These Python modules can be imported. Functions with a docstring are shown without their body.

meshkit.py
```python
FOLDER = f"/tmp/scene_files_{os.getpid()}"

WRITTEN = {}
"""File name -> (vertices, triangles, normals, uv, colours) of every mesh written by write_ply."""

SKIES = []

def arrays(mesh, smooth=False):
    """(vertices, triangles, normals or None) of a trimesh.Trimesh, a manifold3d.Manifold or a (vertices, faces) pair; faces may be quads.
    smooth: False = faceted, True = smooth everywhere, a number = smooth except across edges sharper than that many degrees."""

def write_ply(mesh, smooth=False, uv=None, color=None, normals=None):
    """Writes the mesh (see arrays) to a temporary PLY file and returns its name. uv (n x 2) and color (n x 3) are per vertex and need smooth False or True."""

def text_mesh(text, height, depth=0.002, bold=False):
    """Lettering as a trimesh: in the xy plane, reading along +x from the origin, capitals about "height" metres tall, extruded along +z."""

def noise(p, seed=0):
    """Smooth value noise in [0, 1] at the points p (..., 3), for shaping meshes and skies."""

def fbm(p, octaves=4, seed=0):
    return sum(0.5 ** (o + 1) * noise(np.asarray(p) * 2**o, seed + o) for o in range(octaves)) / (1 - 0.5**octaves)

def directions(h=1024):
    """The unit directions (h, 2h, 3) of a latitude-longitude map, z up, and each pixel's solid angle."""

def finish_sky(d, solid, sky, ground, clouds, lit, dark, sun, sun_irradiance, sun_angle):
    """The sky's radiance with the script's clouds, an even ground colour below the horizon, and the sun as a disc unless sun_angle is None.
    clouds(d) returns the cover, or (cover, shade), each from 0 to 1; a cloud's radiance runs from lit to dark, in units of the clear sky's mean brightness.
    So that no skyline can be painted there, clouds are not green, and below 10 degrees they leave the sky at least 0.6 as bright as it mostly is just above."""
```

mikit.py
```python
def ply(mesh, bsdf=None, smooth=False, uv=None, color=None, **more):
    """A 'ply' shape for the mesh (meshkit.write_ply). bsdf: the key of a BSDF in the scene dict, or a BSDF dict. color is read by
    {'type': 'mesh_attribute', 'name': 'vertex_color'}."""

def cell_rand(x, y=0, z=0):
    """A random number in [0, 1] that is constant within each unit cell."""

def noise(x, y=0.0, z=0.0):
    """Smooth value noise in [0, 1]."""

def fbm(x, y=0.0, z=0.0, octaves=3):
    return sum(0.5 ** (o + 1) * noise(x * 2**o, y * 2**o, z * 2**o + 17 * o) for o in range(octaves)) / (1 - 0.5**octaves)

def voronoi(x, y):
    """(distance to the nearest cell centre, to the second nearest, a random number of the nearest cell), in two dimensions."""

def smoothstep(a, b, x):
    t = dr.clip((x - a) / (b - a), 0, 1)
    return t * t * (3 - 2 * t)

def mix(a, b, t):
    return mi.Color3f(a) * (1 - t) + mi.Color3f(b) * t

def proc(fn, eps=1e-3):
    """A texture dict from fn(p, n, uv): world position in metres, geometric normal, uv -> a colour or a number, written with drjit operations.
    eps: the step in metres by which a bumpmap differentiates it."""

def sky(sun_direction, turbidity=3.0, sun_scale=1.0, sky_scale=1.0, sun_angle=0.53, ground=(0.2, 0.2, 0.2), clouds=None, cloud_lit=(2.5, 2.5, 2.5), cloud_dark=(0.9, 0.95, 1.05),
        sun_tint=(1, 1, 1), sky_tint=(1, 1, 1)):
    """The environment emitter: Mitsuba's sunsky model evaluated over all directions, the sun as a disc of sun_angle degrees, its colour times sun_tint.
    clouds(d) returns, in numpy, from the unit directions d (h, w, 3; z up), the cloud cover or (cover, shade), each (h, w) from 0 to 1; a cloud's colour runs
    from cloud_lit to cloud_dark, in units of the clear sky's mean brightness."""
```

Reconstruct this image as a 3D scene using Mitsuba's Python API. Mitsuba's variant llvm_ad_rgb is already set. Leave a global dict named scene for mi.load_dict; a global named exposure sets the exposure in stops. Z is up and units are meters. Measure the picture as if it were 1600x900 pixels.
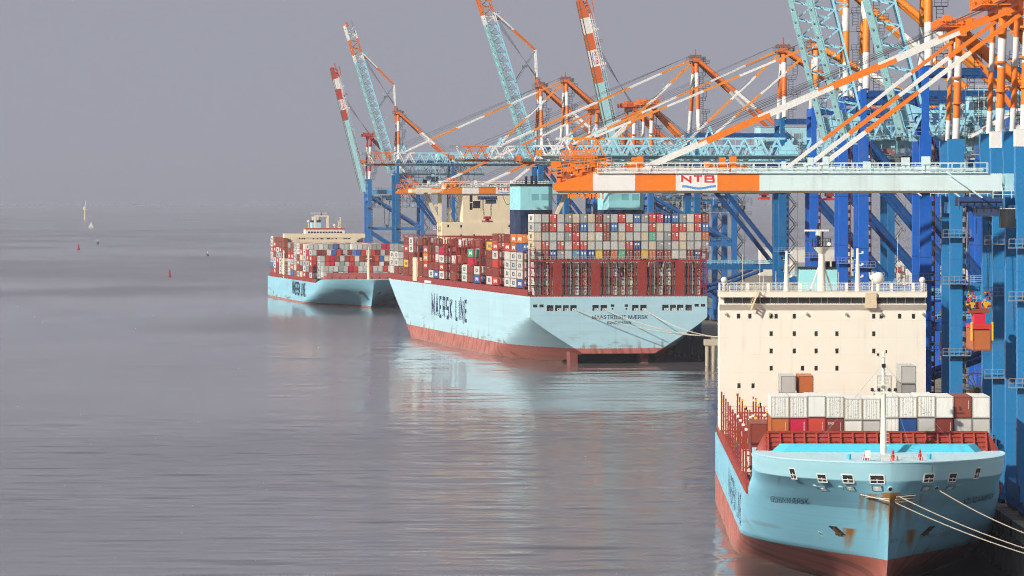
import math, random
import numpy as np, trimesh, drjit as dr, mitsuba as mi
import mikit, meshkit
from mikit import noise, fbm, smoothstep, mix, proc
T = mi.ScalarTransform4f
scene, labels = {}, {}
rng = random.Random(7)

# ------------------------------------------------------------------ camera, sky, haze, exposure
FOCAL, EYE, HORIZON = 7000.0, 52.0, 318.0            # focal length in pixels of a 1600 wide frame, eye height, eye-level row
scene['camera'] = {'type': 'perspective', 'fov_axis': 'x', 'fov': 2 * math.degrees(math.atan(800 / FOCAL)),
                   'principal_point_offset_y': (450 - HORIZON) / 900, 'near_clip': 5.0, 'far_clip': 400000.0,
                   'to_world': T().look_at(origin=[0, 0, EYE], target=[0, 100, EYE], up=[0, 0, 1]),
                   'medium': {'type': 'ref', 'id': 'haze_air'}}
SUN = (-0.69, -0.63, 0.51)
scene['sky_light'] = mikit.sky(SUN, turbidity=4, sun_scale=1.8, clouds=lambda d: 1.0 + 0 * d[..., 2],
                               cloud_lit=(1.60, 1.635, 1.92), sun_tint=(0.90, 1.06, 1.38), sun_angle=0.8, ground=(0.12, 0.12, 0.13))
exposure = 1.3
scene['haze_air'] = {'type': 'homogeneous', 'albedo': {'type': 'rgb', 'value': [0.885, 0.925, 0.99]}, 'sigma_t': 5.2e-5, 'phase': {'type': 'hg', 'g': 0.5}}
scene['haze'] = {'type': 'cube', 'bsdf': {'type': 'null'}, 'interior': {'type': 'ref', 'id': 'haze_air'},
                 'to_world': T().translate([0, 59000, 84]).scale([61000, 60000, 86])}
labels['haze'] = {'label': 'pale haze hanging over the estuary and the terminal', 'category': 'haze', 'kind': 'stuff'}

# ------------------------------------------------------------------ helpers
Z = np.array([0, 0, 1.0])

def V(*a): return np.array(a, float)
def unit(a): a = np.asarray(a, float); return a / np.linalg.norm(a)

BOXF = [(0, 2, 3, 1), (4, 5, 7, 6), (0, 1, 5, 4), (2, 6, 7, 3), (0, 4, 6, 2), (1, 3, 7, 5)]

class MB:
    """Collects coloured pieces of one mesh; every flat face has vertices of its own, so that smooth normals stay flat there."""
    def __init__(s): s.v, s.f, s.c, s.n = [], [], [], 0
    def add(s, v, f, col):
        v = np.asarray(v, float); col = np.asarray(col, float)
        s.v.append(v); s.f.append(np.asarray(f, int) + s.n); s.n += len(v)
        s.c.append(np.tile(col, (len(v), 1)) if col.ndim == 1 else col)
        return s
    def quad(s, a, b, c, d, col): return s.add([a, b, c, d], [(0, 1, 2), (0, 2, 3)], col)
    def poly(s, pts, col):
        n = len(pts); return s.add(pts, [(0, k, k + 1) for k in range(1, n - 1)], col)
    def hexa(s, p, col):
        p = np.asarray(p, float); q = np.concatenate([p[list(f)] for f in BOXF])
        f = []
        for k in range(6): f += [(4 * k, 4 * k + 1, 4 * k + 2), (4 * k, 4 * k + 2, 4 * k + 3)]
        return s.add(q, f, col)
    def box(s, c, size, col, R=None):
        h = np.asarray(size, float) / 2
        p = np.array([(x, y, z) for z in (-1, 1) for y in (-1, 1) for x in (-1, 1)]) * h
        if R is not None: p = p @ np.asarray(R)
        return s.hexa(p + np.asarray(c, float), col)
    def bb(s, x0, x1, y0, y1, z0, z1, col): return s.box(((x0 + x1) / 2, (y0 + y1) / 2, (z0 + z1) / 2), (abs(x1 - x0), abs(y1 - y0), abs(z1 - z0)), col)
    def beam(s, p0, p1, w, h, col, up=(0, 0, 1), w1=None, h1=None):
        p0, p1 = np.asarray(p0, float), np.asarray(p1, float); d = unit(p1 - p0); up = np.asarray(up, float)
        if abs(d @ unit(up)) > 0.98: up = V(0, 1, 0) if abs(d[1]) < 0.9 else V(1, 0, 0)
        x = unit(np.cross(d, up)); y = np.cross(x, d)
        w1 = w if w1 is None else w1; h1 = h if h1 is None else h1
        p = [p0 + x * i * w / 2 + y * j * h / 2 for j in (-1, 1) for i in (-1, 1)] + [p1 + x * i * w1 / 2 + y * j * h1 / 2 for j in (-1, 1) for i in (-1, 1)]
        return s.hexa(p, col)
    def tube(s, p0, p1, r, col, r1=None, n=8, caps=True):
        p0, p1 = np.asarray(p0, float), np.asarray(p1, float); d = unit(p1 - p0); r1 = r if r1 is None else r1
        x = unit(np.cross(d, V(0.3, 0.2, 0.9) if abs(d[2]) < 0.9 else V(1, 0.1, 0))); y = np.cross(d, x)
        t = np.arange(n) * 2 * np.pi / n; ring = np.cos(t)[:, None] * x + np.sin(t)[:, None] * y
        v = np.vstack([p0 + ring * r, p1 + ring * r1]); i = np.arange(n); j = (i + 1) % n
        s.add(v, np.vstack([np.stack([i, j, j + n], 1), np.stack([i, j + n, i + n], 1)]), col)
        if caps:
            for p, rr, k in ((p0, r, -1), (p1, r1, 1)):
                s.add(p + ring * rr, [(0, a, a + 1) if k > 0 else (0, a + 1, a) for a in range(1, n - 1)], col)
        return s
    def bands(s, p0, p1, w, h, bands, up=(0, 0, 1), round=False):
        """One member painted in bands: [(end as a fraction, colour), ...]."""
        p0, p1 = np.asarray(p0, float), np.asarray(p1, float); a = 0.0
        for e, col in bands:
            q0, q1 = p0 + (p1 - p0) * a, p0 + (p1 - p0) * e
            s.tube(q0, q1, w, col) if round else s.beam(q0, q1, w, h, col, up)
            a = e
        return s
    def sphere(s, c, r, col, sub=2):
        m = trimesh.creation.icosphere(subdivisions=sub, radius=r); return s.add(m.vertices + np.asarray(c, float), m.faces, col)
    def lathe(s, c, prof, col, n=16):
        """prof: [(radius, height), ...] round the z axis."""
        t = np.arange(n) * 2 * np.pi / n; v, f = [], []
        for r, z in prof: v.append(np.stack([np.cos(t) * r, np.sin(t) * r, t * 0 + z], 1))
        i = np.arange(n); j = (i + 1) % n
        for k in range(len(prof) - 1):
            a, b = k * n, (k + 1) * n
            f += [np.stack([i + a, j + a, j + b], 1), np.stack([i + a, j + b, i + b], 1)]
        return s.add(np.vstack(v) + np.asarray(c, float), np.vstack(f), col)
    def mesh(s, m, col): return s.add(m.vertices, m.faces, col)
    def rail(s, pts, col, h=1.1, step=2.0, r=0.05, bars=2):
        pts = [np.asarray(p, float) for p in pts]
        for a, b in zip(pts[:-1], pts[1:]):
            L = np.linalg.norm(b - a); n = max(1, int(L / step))
            for k in range(n + 1): s.beam(a + (b - a) * k / n, a + (b - a) * k / n + Z * h, r, r, col)
            for k in range(1, bars + 1): s.beam(a + Z * h * k / bars, b + Z * h * k / bars, r, r, col)
        return s

class Frame:
    """A place to stand: local (right, away, up) to world."""
    def __init__(s, x, y, slope=0.0, z=0.0):
        a = unit([slope, 1.0]); s.M = np.array([[a[1], a[0], 0], [-a[0], a[1], 0], [0, 0, 1.0]]); s.o = V(x, y, z)
    def __call__(s, p): return np.asarray(p, float) @ s.M.T + s.o
WORLD = Frame(0, 0)

def newkey(k):
    if k not in taken: taken.add(k); return k
    n = 1
    while f'{k}_{n:03d}' in taken: n += 1
    taken.add(f'{k}_{n:03d}'); return f'{k}_{n:03d}'
taken = set()

def thing(name, label, cat, group=None):
    k = newkey(name); labels[k] = {'label': label, 'category': cat}
    if group: labels[k]['group'] = group
    return k
def put(name, mb, fr=WORLD, parent=None, mat='paint', color=True, label=None, kind=None, own=False, smooth=True):
    """own: the mesh is the thing itself, under the key that thing() gave; otherwise a part under its parent."""
    k = name if own else newkey((parent + '__' if parent else '') + name)
    v, f = fr(np.vstack(mb.v)), np.vstack(mb.f)
    scene[k] = mikit.ply((v, f), mat, smooth=smooth, color=np.vstack(mb.c) if color else None)
    if label or kind:
        d = labels.setdefault(k, {})
        if label: d['label'] = label
        if kind: d['kind'] = kind
    return k

# ------------------------------------------------------------------ colours (base reflectance)
WHITE = (0.74, 0.74, 0.72); CREAM = (0.80, 0.765, 0.67); CREAM2 = (0.70, 0.625, 0.45)
HULL = (0.25, 0.56, 0.69); CYAN = (0.08, 0.50, 0.68); NAVY = (0.012, 0.03, 0.085); PALE = (0.60, 0.76, 0.79); TEAL = (0.30, 0.66, 0.72)
BLUE = (0.004, 0.115, 0.31); BLUE2 = (0.018, 0.19, 0.45); DEEP = (0.004, 0.06, 0.22)
ORANGE = (0.80, 0.20, 0.022); AMBER = (0.85, 0.30, 0.03); VERM = (0.60, 0.10, 0.03); RED = (0.52, 0.035, 0.03); RED_OXIDE = (0.30, 0.045, 0.032); BROWN = (0.28, 0.07, 0.042)
DARK = (0.02, 0.022, 0.026); GREY = (0.30, 0.31, 0.32); LGREY = (0.52, 0.53, 0.52); YELLOW = (0.80, 0.50, 0.03); ROPE = (0.46, 0.40, 0.32)

# ------------------------------------------------------------------ materials
def grime(p, n, uv):
    g = fbm(p.x * 0.45, p.y * 0.45, p.z * 0.22, 3)
    streak = noise(p.x * 2.3, p.y * 2.3, p.z * 0.16)
    return mi.Float(0.01) + 0.14 * smoothstep(0.50, 0.85, g) + 0.12 * smoothstep(0.62, 0.95, streak)
scene['paint'] = {'type': 'twosided', 'b': {'type': 'blendbsdf', 'weight': proc(grime),
    'a': {'type': 'principled', 'base_color': {'type': 'mesh_attribute', 'name': 'vertex_color'}, 'roughness': 0.45, 'specular': 0.25},
    'z': {'type': 'diffuse', 'reflectance': {'type': 'rgb', 'value': [0.20, 0.165, 0.13]}}}}
def runs(p, n, uv):
    s = p.x * 0.9 + p.y * 0.45
    return 0.15 * smoothstep(0.70, 0.97, noise(s * 1.9, p.z * 0.10, 4.0)) * noise(p.z * 0.5, s * 0.3, 2.0) + 0.05 * smoothstep(0.5, 0.8, fbm(s * 0.25, p.z * 0.25, 1.0, 3))
scene['paint_clean'] = {'type': 'twosided', 'b': {'type': 'blendbsdf', 'weight': proc(runs),
    'a': {'type': 'principled', 'base_color': {'type': 'mesh_attribute', 'name': 'vertex_color'}, 'roughness': 0.42, 'specular': 0.25},
    'z': {'type': 'diffuse', 'reflectance': {'type': 'rgb', 'value': [0.30, 0.20, 0.11]}}}}
scene['window_glass'] = {'type': 'twosided', 'b': {'type': 'principled', 'base_color': {'type': 'rgb', 'value': [0.02, 0.025, 0.03]}, 'roughness': 0.12, 'specular': 0.6}}

def hull_color(p, n, uv):
    y = p.y
    line = dr.select(y < 1000, 5.2, dr.select(y < 2000, 4.9, 0.9)) + 0.10 * (noise(p.x * 0.7 + p.y * 0.5, p.z) - 0.5)
    s = p.x * 0.9 + p.y * 0.45                                              # runs along the plates of either flank
    plate = fbm(s * 0.10, p.z * 0.35, 3.0, 3)
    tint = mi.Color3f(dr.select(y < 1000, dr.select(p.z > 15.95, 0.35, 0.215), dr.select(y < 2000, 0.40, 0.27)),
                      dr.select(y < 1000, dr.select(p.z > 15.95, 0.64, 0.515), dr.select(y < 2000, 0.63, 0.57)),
                      dr.select(y < 1000, dr.select(p.z > 15.95, 0.74, 0.67), dr.select(y < 2000, 0.72, 0.70)))     # near ship: sun sheen painted paler above the knuckle; beyond: faded and older coats
    blue = tint * (0.90 + 0.17 * plate)
    seam = smoothstep(0.94, 1.0, dr.abs(2 * (p.z / 2.6 - dr.floor(p.z / 2.6)) - 1)) * 0.10
    seam += smoothstep(0.97, 1.0, dr.abs(2 * (s / 9.0 - dr.floor(s / 9.0)) - 1)) * 0.06
    blue = blue * (1 - seam)
    streak = smoothstep(0.62, 0.95, noise(s * 1.1, p.z * 0.09, 5.0)) * smoothstep(0.35, 0.7, fbm(s * 0.15, p.z * 0.12, 9.0, 2))
    blue = mix(blue, (0.20, 0.33, 0.35), 0.28 * streak)
    # rust at the paint line and on scraped patches
    rust = smoothstep(0.66, 0.86, noise(s * 0.8, p.z * 0.2, 31.0)) * smoothstep(4.2, 0.0, p.z - line)
    blue = mix(blue, (0.26, 0.15, 0.06), 0.6 * rust)
    scr = smoothstep(0.66, 0.74, fbm(s * 0.22, p.z * 0.9, 44.0, 3))
    blue = mix(blue, (0.17, 0.10, 0.06), dr.select(y > 2000, 0.75, 0.30) * scr * smoothstep(7.0, 1.0, p.z - line))
    red = mix((0.40, 0.115, 0.085), (0.50, 0.195, 0.155), fbm(s * 0.5, p.z * 0.6, 12.0, 3))
    red = mix(red, (0.20, 0.07, 0.06), 0.55 * smoothstep(0.52, 0.80, noise(s * 1.6 + p.z * 0.6, p.z * 0.22, 8.0)))
    red = mix(red, (0.28, 0.22, 0.16), 0.45 * smoothstep(1.4, 0.0, p.z))
    for (x0, z0, ln, wd, k) in RUST:
        dz = z0 - p.z; along = dr.clip(dz / ln, 0, 1)
        on = smoothstep(0.0, 0.25, dz) * smoothstep(1.0, 0.15, dz / ln) * smoothstep(1.0, 0.25, dr.abs(p.x - x0 - 0.35 * along * (noise(p.z * 1.5, x0) - 0.5)) / (wd * (1 - 0.55 * along) + 0.02))
        on *= dr.select(y < 640, 1.0, 0.0) * (0.70 + 0.60 * noise(p.x * 5.0, p.z * 0.8, x0))
        blue = mix(blue, (0.30, 0.15, 0.035), dr.clip(k * on, 0, 1))
    return mix(red, blue, smoothstep(-0.04, 0.04, p.z - line))
# rust runs on the near bow: (x, top z, length, half width, strength), filled in with the bow
RUST = [(44.6, 9.2, 4.2, 1.1, 1.0), (52.6, 9.2, 4.2, 1.1, 1.0), (46.9, 14.4, 7.0, 1.0, 0.8), (49.2, 14.6, 4.5, 1.9, 1.0), (49.3, 12.8, 7.0, 0.6, 0.95), (45.6, 14.2, 5.0, .5, .5), (50.4, 14.2, 5.5, .7, .7),
        (48.0, 14.0, 8.5, 0.35, 0.5), (51.9, 14.3, 7.0, 0.9, 0.6), (53.4, 14.3, 3.0, 0.4, 0.5), (45.6, 14.5, 2.0, 0.4, 0.4), (35.5, 16.0, 2.2, 0.3, 0.35), (54.6, 18.0, 1.5, 0.2, 0.6)]
def dents(p, n, uv):
    s = p.x * 0.9 + p.y * 0.45
    return 0.022 * noise(s * 0.55, p.z * 0.75, 3.0) + 0.012 * noise(s * 1.4, p.z * 1.1, 7.0)
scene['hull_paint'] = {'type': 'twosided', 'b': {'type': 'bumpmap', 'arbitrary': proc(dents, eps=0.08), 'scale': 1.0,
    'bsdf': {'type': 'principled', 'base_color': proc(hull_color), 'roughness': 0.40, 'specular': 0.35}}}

def concrete(p, n, uv):
    c = mix((0.22, 0.205, 0.18), (0.34, 0.32, 0.28), fbm(p.x * 0.3, p.y * 0.3, p.z * 0.4, 4))
    return mix(c, (0.06, 0.06, 0.05), 0.6 * smoothstep(0.5, 0.85, noise(p.x * 0.8 + p.y * 0.8, p.z * 0.12, 2.0)))
scene['concrete'] = {'type': 'twosided', 'b': {'type': 'diffuse', 'reflectance': proc(concrete)}}

def water_rough(p, n, uv):
    q = fbm(p.x * 0.0045 + 0.4 * noise(p.x * 0.002, p.y * 0.002), p.y * 0.0021, 1.0, 4)
    w = fbm(p.x * 0.03, p.y * 0.008, 6.0, 3)
    return 0.085 + 0.10 * smoothstep(0.42, 0.66, q) + 0.06 * (w - 0.5)
def water_color(p, n, uv):
    q = fbm(p.x * 0.01, p.y * 0.004, 4.0, 3)
    return mix((0.050, 0.046, 0.050), (0.075, 0.066, 0.066), q)
scene['water_surface'] = {'type': 'principled', 'base_color': proc(water_color), 'roughness': proc(water_rough), 'specular': 0.28}

# ------------------------------------------------------------------ water, quay, land
def waves(x0, x1, y0, y1, dx, dy, terms, fade0, fade1):
    xs, ys = np.arange(x0, x1 + dx / 2, dx), np.arange(y0, y1 + dy / 2, dy); X, Y = np.meshgrid(xs, ys)
    warp = 3.0 * (meshkit.noise(np.stack([X * .03, Y * .02, 0 * X], -1), 5) - .5)
    h = sum(a * (meshkit.noise(np.stack([X * fx + Y * sk, (Y + warp) * fy, 0 * X + q], -1), q) - .5) for q, (a, fx, fy, sk) in enumerate(terms))
    h = h * (0.55 + 0.9 * meshkit.noise(np.stack([X * .012, Y * .006, 0 * X], -1), 9))
    edge = np.minimum(np.minimum(np.minimum((X - x0) / 12, (x1 - X) / 12), (Y - y0) / fade0), (y1 - Y) / fade1); h = h * np.clip(edge, 0, 1)
    n, m_ = X.shape; i = (np.arange(n - 1)[:, None] * m_ + np.arange(m_ - 1)[None]).ravel()
    return np.stack([X, Y, h], -1).reshape(-1, 3), np.vstack([np.stack([i, i + 1, i + m_ + 1], 1), np.stack([i, i + m_ + 1, i + m_], 1)]), (xs[0], xs[-1], ys[0], ys[-1])
g = MB()
v_, f_, (wa, wb, wc, wd) = waves(-150, 78, 590, 1150, 0.9, 0.7, [(.19, .09, .28, .03), (.22, .04, .11, .01), (.09, .20, .52, -.05)], 8, 40); g.add(v_, f_, (.1, .1, .1))
v_, f_, (xa_, xb_, xc_, xd_) = waves(-290, 78, wd, wd + 1150, 1.7, 1.5, [(.20, .06, .20, .02), (.20, .03, .09, .01), (.07, .12, .33, -.03)], 40, 600); g.add(v_, f_, (.1, .1, .1))
for x0_, x1_, y0_, y1_ in ((-60000, 60000, -300, wc), (-60000, wa, wc, wd), (wb, 60000, wc, wd), (-60000, xa_, wd, xd_), (xb_, 60000, wd, xd_), (-60000, 60000, xd_, 118000)):
    g.quad((x0_, y0_, 0), (x1_, y0_, 0), (x1_, y1_, 0), (x0_, y1_, 0), (.1, .1, .1))
put('water', g, mat='water_surface', color=False, kind='structure', label='calm brown estuary water reflecting the ships')
EDGE = [(66.4, 250), (68.6, 600), (71.0, 900), (72.5, 1264), (66.0, 1458), (-39, 2220), (-93, 2575), (-108, 2680)]
QZ = 8.5
def edge_x(y): return float(np.interp(y, [e[1] for e in EDGE], [e[0] for e in EDGE]))
from shapely.geometry import Polygon
land = Polygon(EDGE + [(400, 2900), (2200, 3300), (2200, 250)])
m = trimesh.creation.extrude_polygon(land, 2.2); m.apply_translation((0, 0, QZ - 2.2))
g = MB(); g.mesh(m, GREY); put('quay_deck', g, mat='concrete', color=False, smooth=False, kind='structure', label='grey concrete quay deck along the water')
m = trimesh.creation.extrude_polygon(Polygon([(x + 5, y) for x, y in EDGE] + [(400, 2890), (2190, 3290), (2190, 250)]), 9); m.apply_translation((0, 0, -2.75))
g = MB(); g.mesh(m, GREY); put('quay_wall', g, mat='concrete', color=False, smooth=False, kind='structure', label='dark sheet pile wall under the quay deck')
g = MB()
y = 520.0
while y < 2650:
    for dx in (1.0, 3.4): g.tube((edge_x(y) + dx, y, -2), (edge_x(y) + dx, y, QZ - 2.25), 0.55, (0.2, 0.19, 0.17), n=10)
    y += 6.0 if y < 760 or 1400 < y < 1520 else 12.0
put('quay_pile', g, kind='structure', label='round concrete piles standing under the quay edge')

# ------------------------------------------------------------------ hulls
def hull_grid(rows, B, l_end, stem, half, nl=64):
    """rows: heights; stem(z): where the bow starts; half(t, z): half breadth at t metres behind the stem. Returns vertices of both sides joined."""
    q = np.concatenate([np.linspace(0, 1, nl) ** 1.9])
    v = np.array([[(0, 0, 0)] * nl] * len(rows), float)
    for j, z in enumerate(rows):
        l = stem(z) + (l_end - stem(z)) * q
        v[j, :, 0] = [half(x - stem(z), z) for x in l]; v[j, :, 1] = l; v[j, :, 2] = z
    return v
def grid_faces(nr, nc, flip=False):
    f = []
    for j in range(nr - 1):
        for i in range(nc - 1):
            a, b, c, d = j * nc + i, j * nc + i + 1, (j + 1) * nc + i + 1, (j + 1) * nc + i
            f += [(a, c, b), (a, d, c)] if flip else [(a, b, c), (a, c, d)]
    return np.array(f)
def hull_mesh(v, deck=True, end=True):
    nr, nc = v.shape[:2]; g = MB(); w = v.copy(); w[..., 0] *= -1
    g.add(v.reshape(-1, 3), grid_faces(nr, nc), (1, 1, 1)); g.add(w.reshape(-1, 3), grid_faces(nr, nc, True), (1, 1, 1))
    if deck:
        t, u = v[-1], w[-1]; n = len(t)
        g.add(np.vstack([u, t]), [(i, n + i, n + i + 1) for i in range(n - 1)] + [(i, n + i + 1, i + 1) for i in range(n - 1)], (1, 1, 1))
    if end:
        t, u = v[:, -1], w[:, -1]; n = len(t)
        g.add(np.vstack([u, t]), [(i, i + 1, n + i) for i in range(n - 1)] + [(n + i, i + 1, n + i + 1) for i in range(n - 1)], (1, 1, 1))
    return g
def bow(table, B):
    t = np.array(table, float)
    at = lambda z, k: float(np.interp(z, t[:, 0], t[:, k]))
    def half(d, z):
        q = min(1.0, max(0.0, d / at(z, 2)))
        return B * (1 - (1 - q) ** at(z, 3)) ** at(z, 4)
    return (lambda z: at(z, 1)), half
def side_text(text, height, stretch, at, squeeze=False):
    """Lettering laid on a surface: at(u, v) -> a point just proud of it, u along the line from 0, v up from 0."""
    m = meshkit.text_mesh(text, height, 0.01)
    keep = m.face_normals[:, 2] > 0.5
    m = trimesh.Trimesh(m.vertices, m.faces[keep], process=True)
    vv, ff = trimesh.remesh.subdivide_to_size(m.vertices * [stretch, 1, 1], m.faces, max(0.5, height * 0.5))
    g = MB(); g.add([at(p[0], p[1]) for p in vv], ff, NAVY); return g, float(vv[:, 0].max())

from shapely.geometry import LineString
from shapely.ops import unary_union
STROKES = {'M': (.95, [[(0, 0), (0, 1), (.475, .25), (.95, 1), (.95, 0)]]), 'A': (.85, [[(0, 0), (.425, 1), (.85, 0)], [(.14, .32), (.71, .32)]]), 'E': (.68, [[(.68, 1), (0, 1), (0, 0), (.68, 0)], [(0, .5), (.6, .5)]]),
           'R': (.74, [[(0, 0), (0, 1), (.74, 1), (.74, .48), (0, .48)], [(.3, .48), (.74, 0)]]), 'S': (.72, [[(.72, 1), (0, 1), (0, .5), (.72, .5), (.72, 0), (0, 0)]]), 'K': (.75, [[(0, 0), (0, 1)], [(.75, 1), (.1, .5), (.75, 0)]]),
           'L': (.62, [[(0, 1), (0, 0), (.62, 0)]]), 'I': (.0, [[(0, 0), (0, 1)]]), 'N': (.8, [[(0, 0), (0, 1), (.8, 0), (.8, 1)]]), 'T': (.8, [[(0, 1), (.8, 1)], [(.4, 1), (.4, 0)]]), 'B': (.8, [[(0, 0), (0, 1), (.74, 1), (.74, .52), (.8, .48), (.8, 0), (0, 0)], [(0, .5), (.76, .5)]]), ' ': (.15, [])}
def block_text(text, height, stretch=1.0, weight=0.17, gap=0.2, lean=0.0, wide=1.0):
    """Heavy square lettering as a flat mesh in (u, v): returns (vertices, faces, width)."""
    x, out = 0.0, []
    for ch in text:
        w, ls = STROKES[ch]
        out += [LineString([(x + a * wide + lean * b, b * (1 - weight) + weight / 2) for a, b in l]).buffer(weight / 2, cap_style=2, join_style=2, mitre_limit=2) for l in ls]
        x += w * wide + weight + gap
    shp = unary_union(out); vs, fs, n = [], [], 0
    for p in getattr(shp, 'geoms', [shp]):
        m = trimesh.creation.extrude_polygon(p, 0.1, engine='earcut'); keep = m.face_normals[:, 2] > .5
        vs.append(np.asarray(m.vertices)[:, :2] * [height * stretch, height]); fs.append(m.faces[keep] + n); n += len(m.vertices)
    return np.vstack(vs), np.vstack(fs), (x - gap) * height * stretch
def words(name, parent, fr, text, height, at, col, stretch=1.0, **kw):
    u0 = 0.0
    for w_ in text.split():
        put(name, lettering(w_, height, lambda u, v, o=u0: at(u + o, v), col, stretch, **kw), fr, parent); u0 += block_text(w_ + ' A', height, stretch, **kw)[2] - block_text('A', height, stretch, **kw)[2]
def lettering(text, height, at, col, stretch=1.0, maxedge=None, **kw):
    v, f, w = block_text(text, height, stretch, **kw); v = np.column_stack([v, v[:, 0] * 0])
    if maxedge: v, f = trimesh.remesh.subdivide_to_size(v, f, maxedge)
    return MB().add([at(p[0], p[1]) for p in v], f, col)

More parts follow.
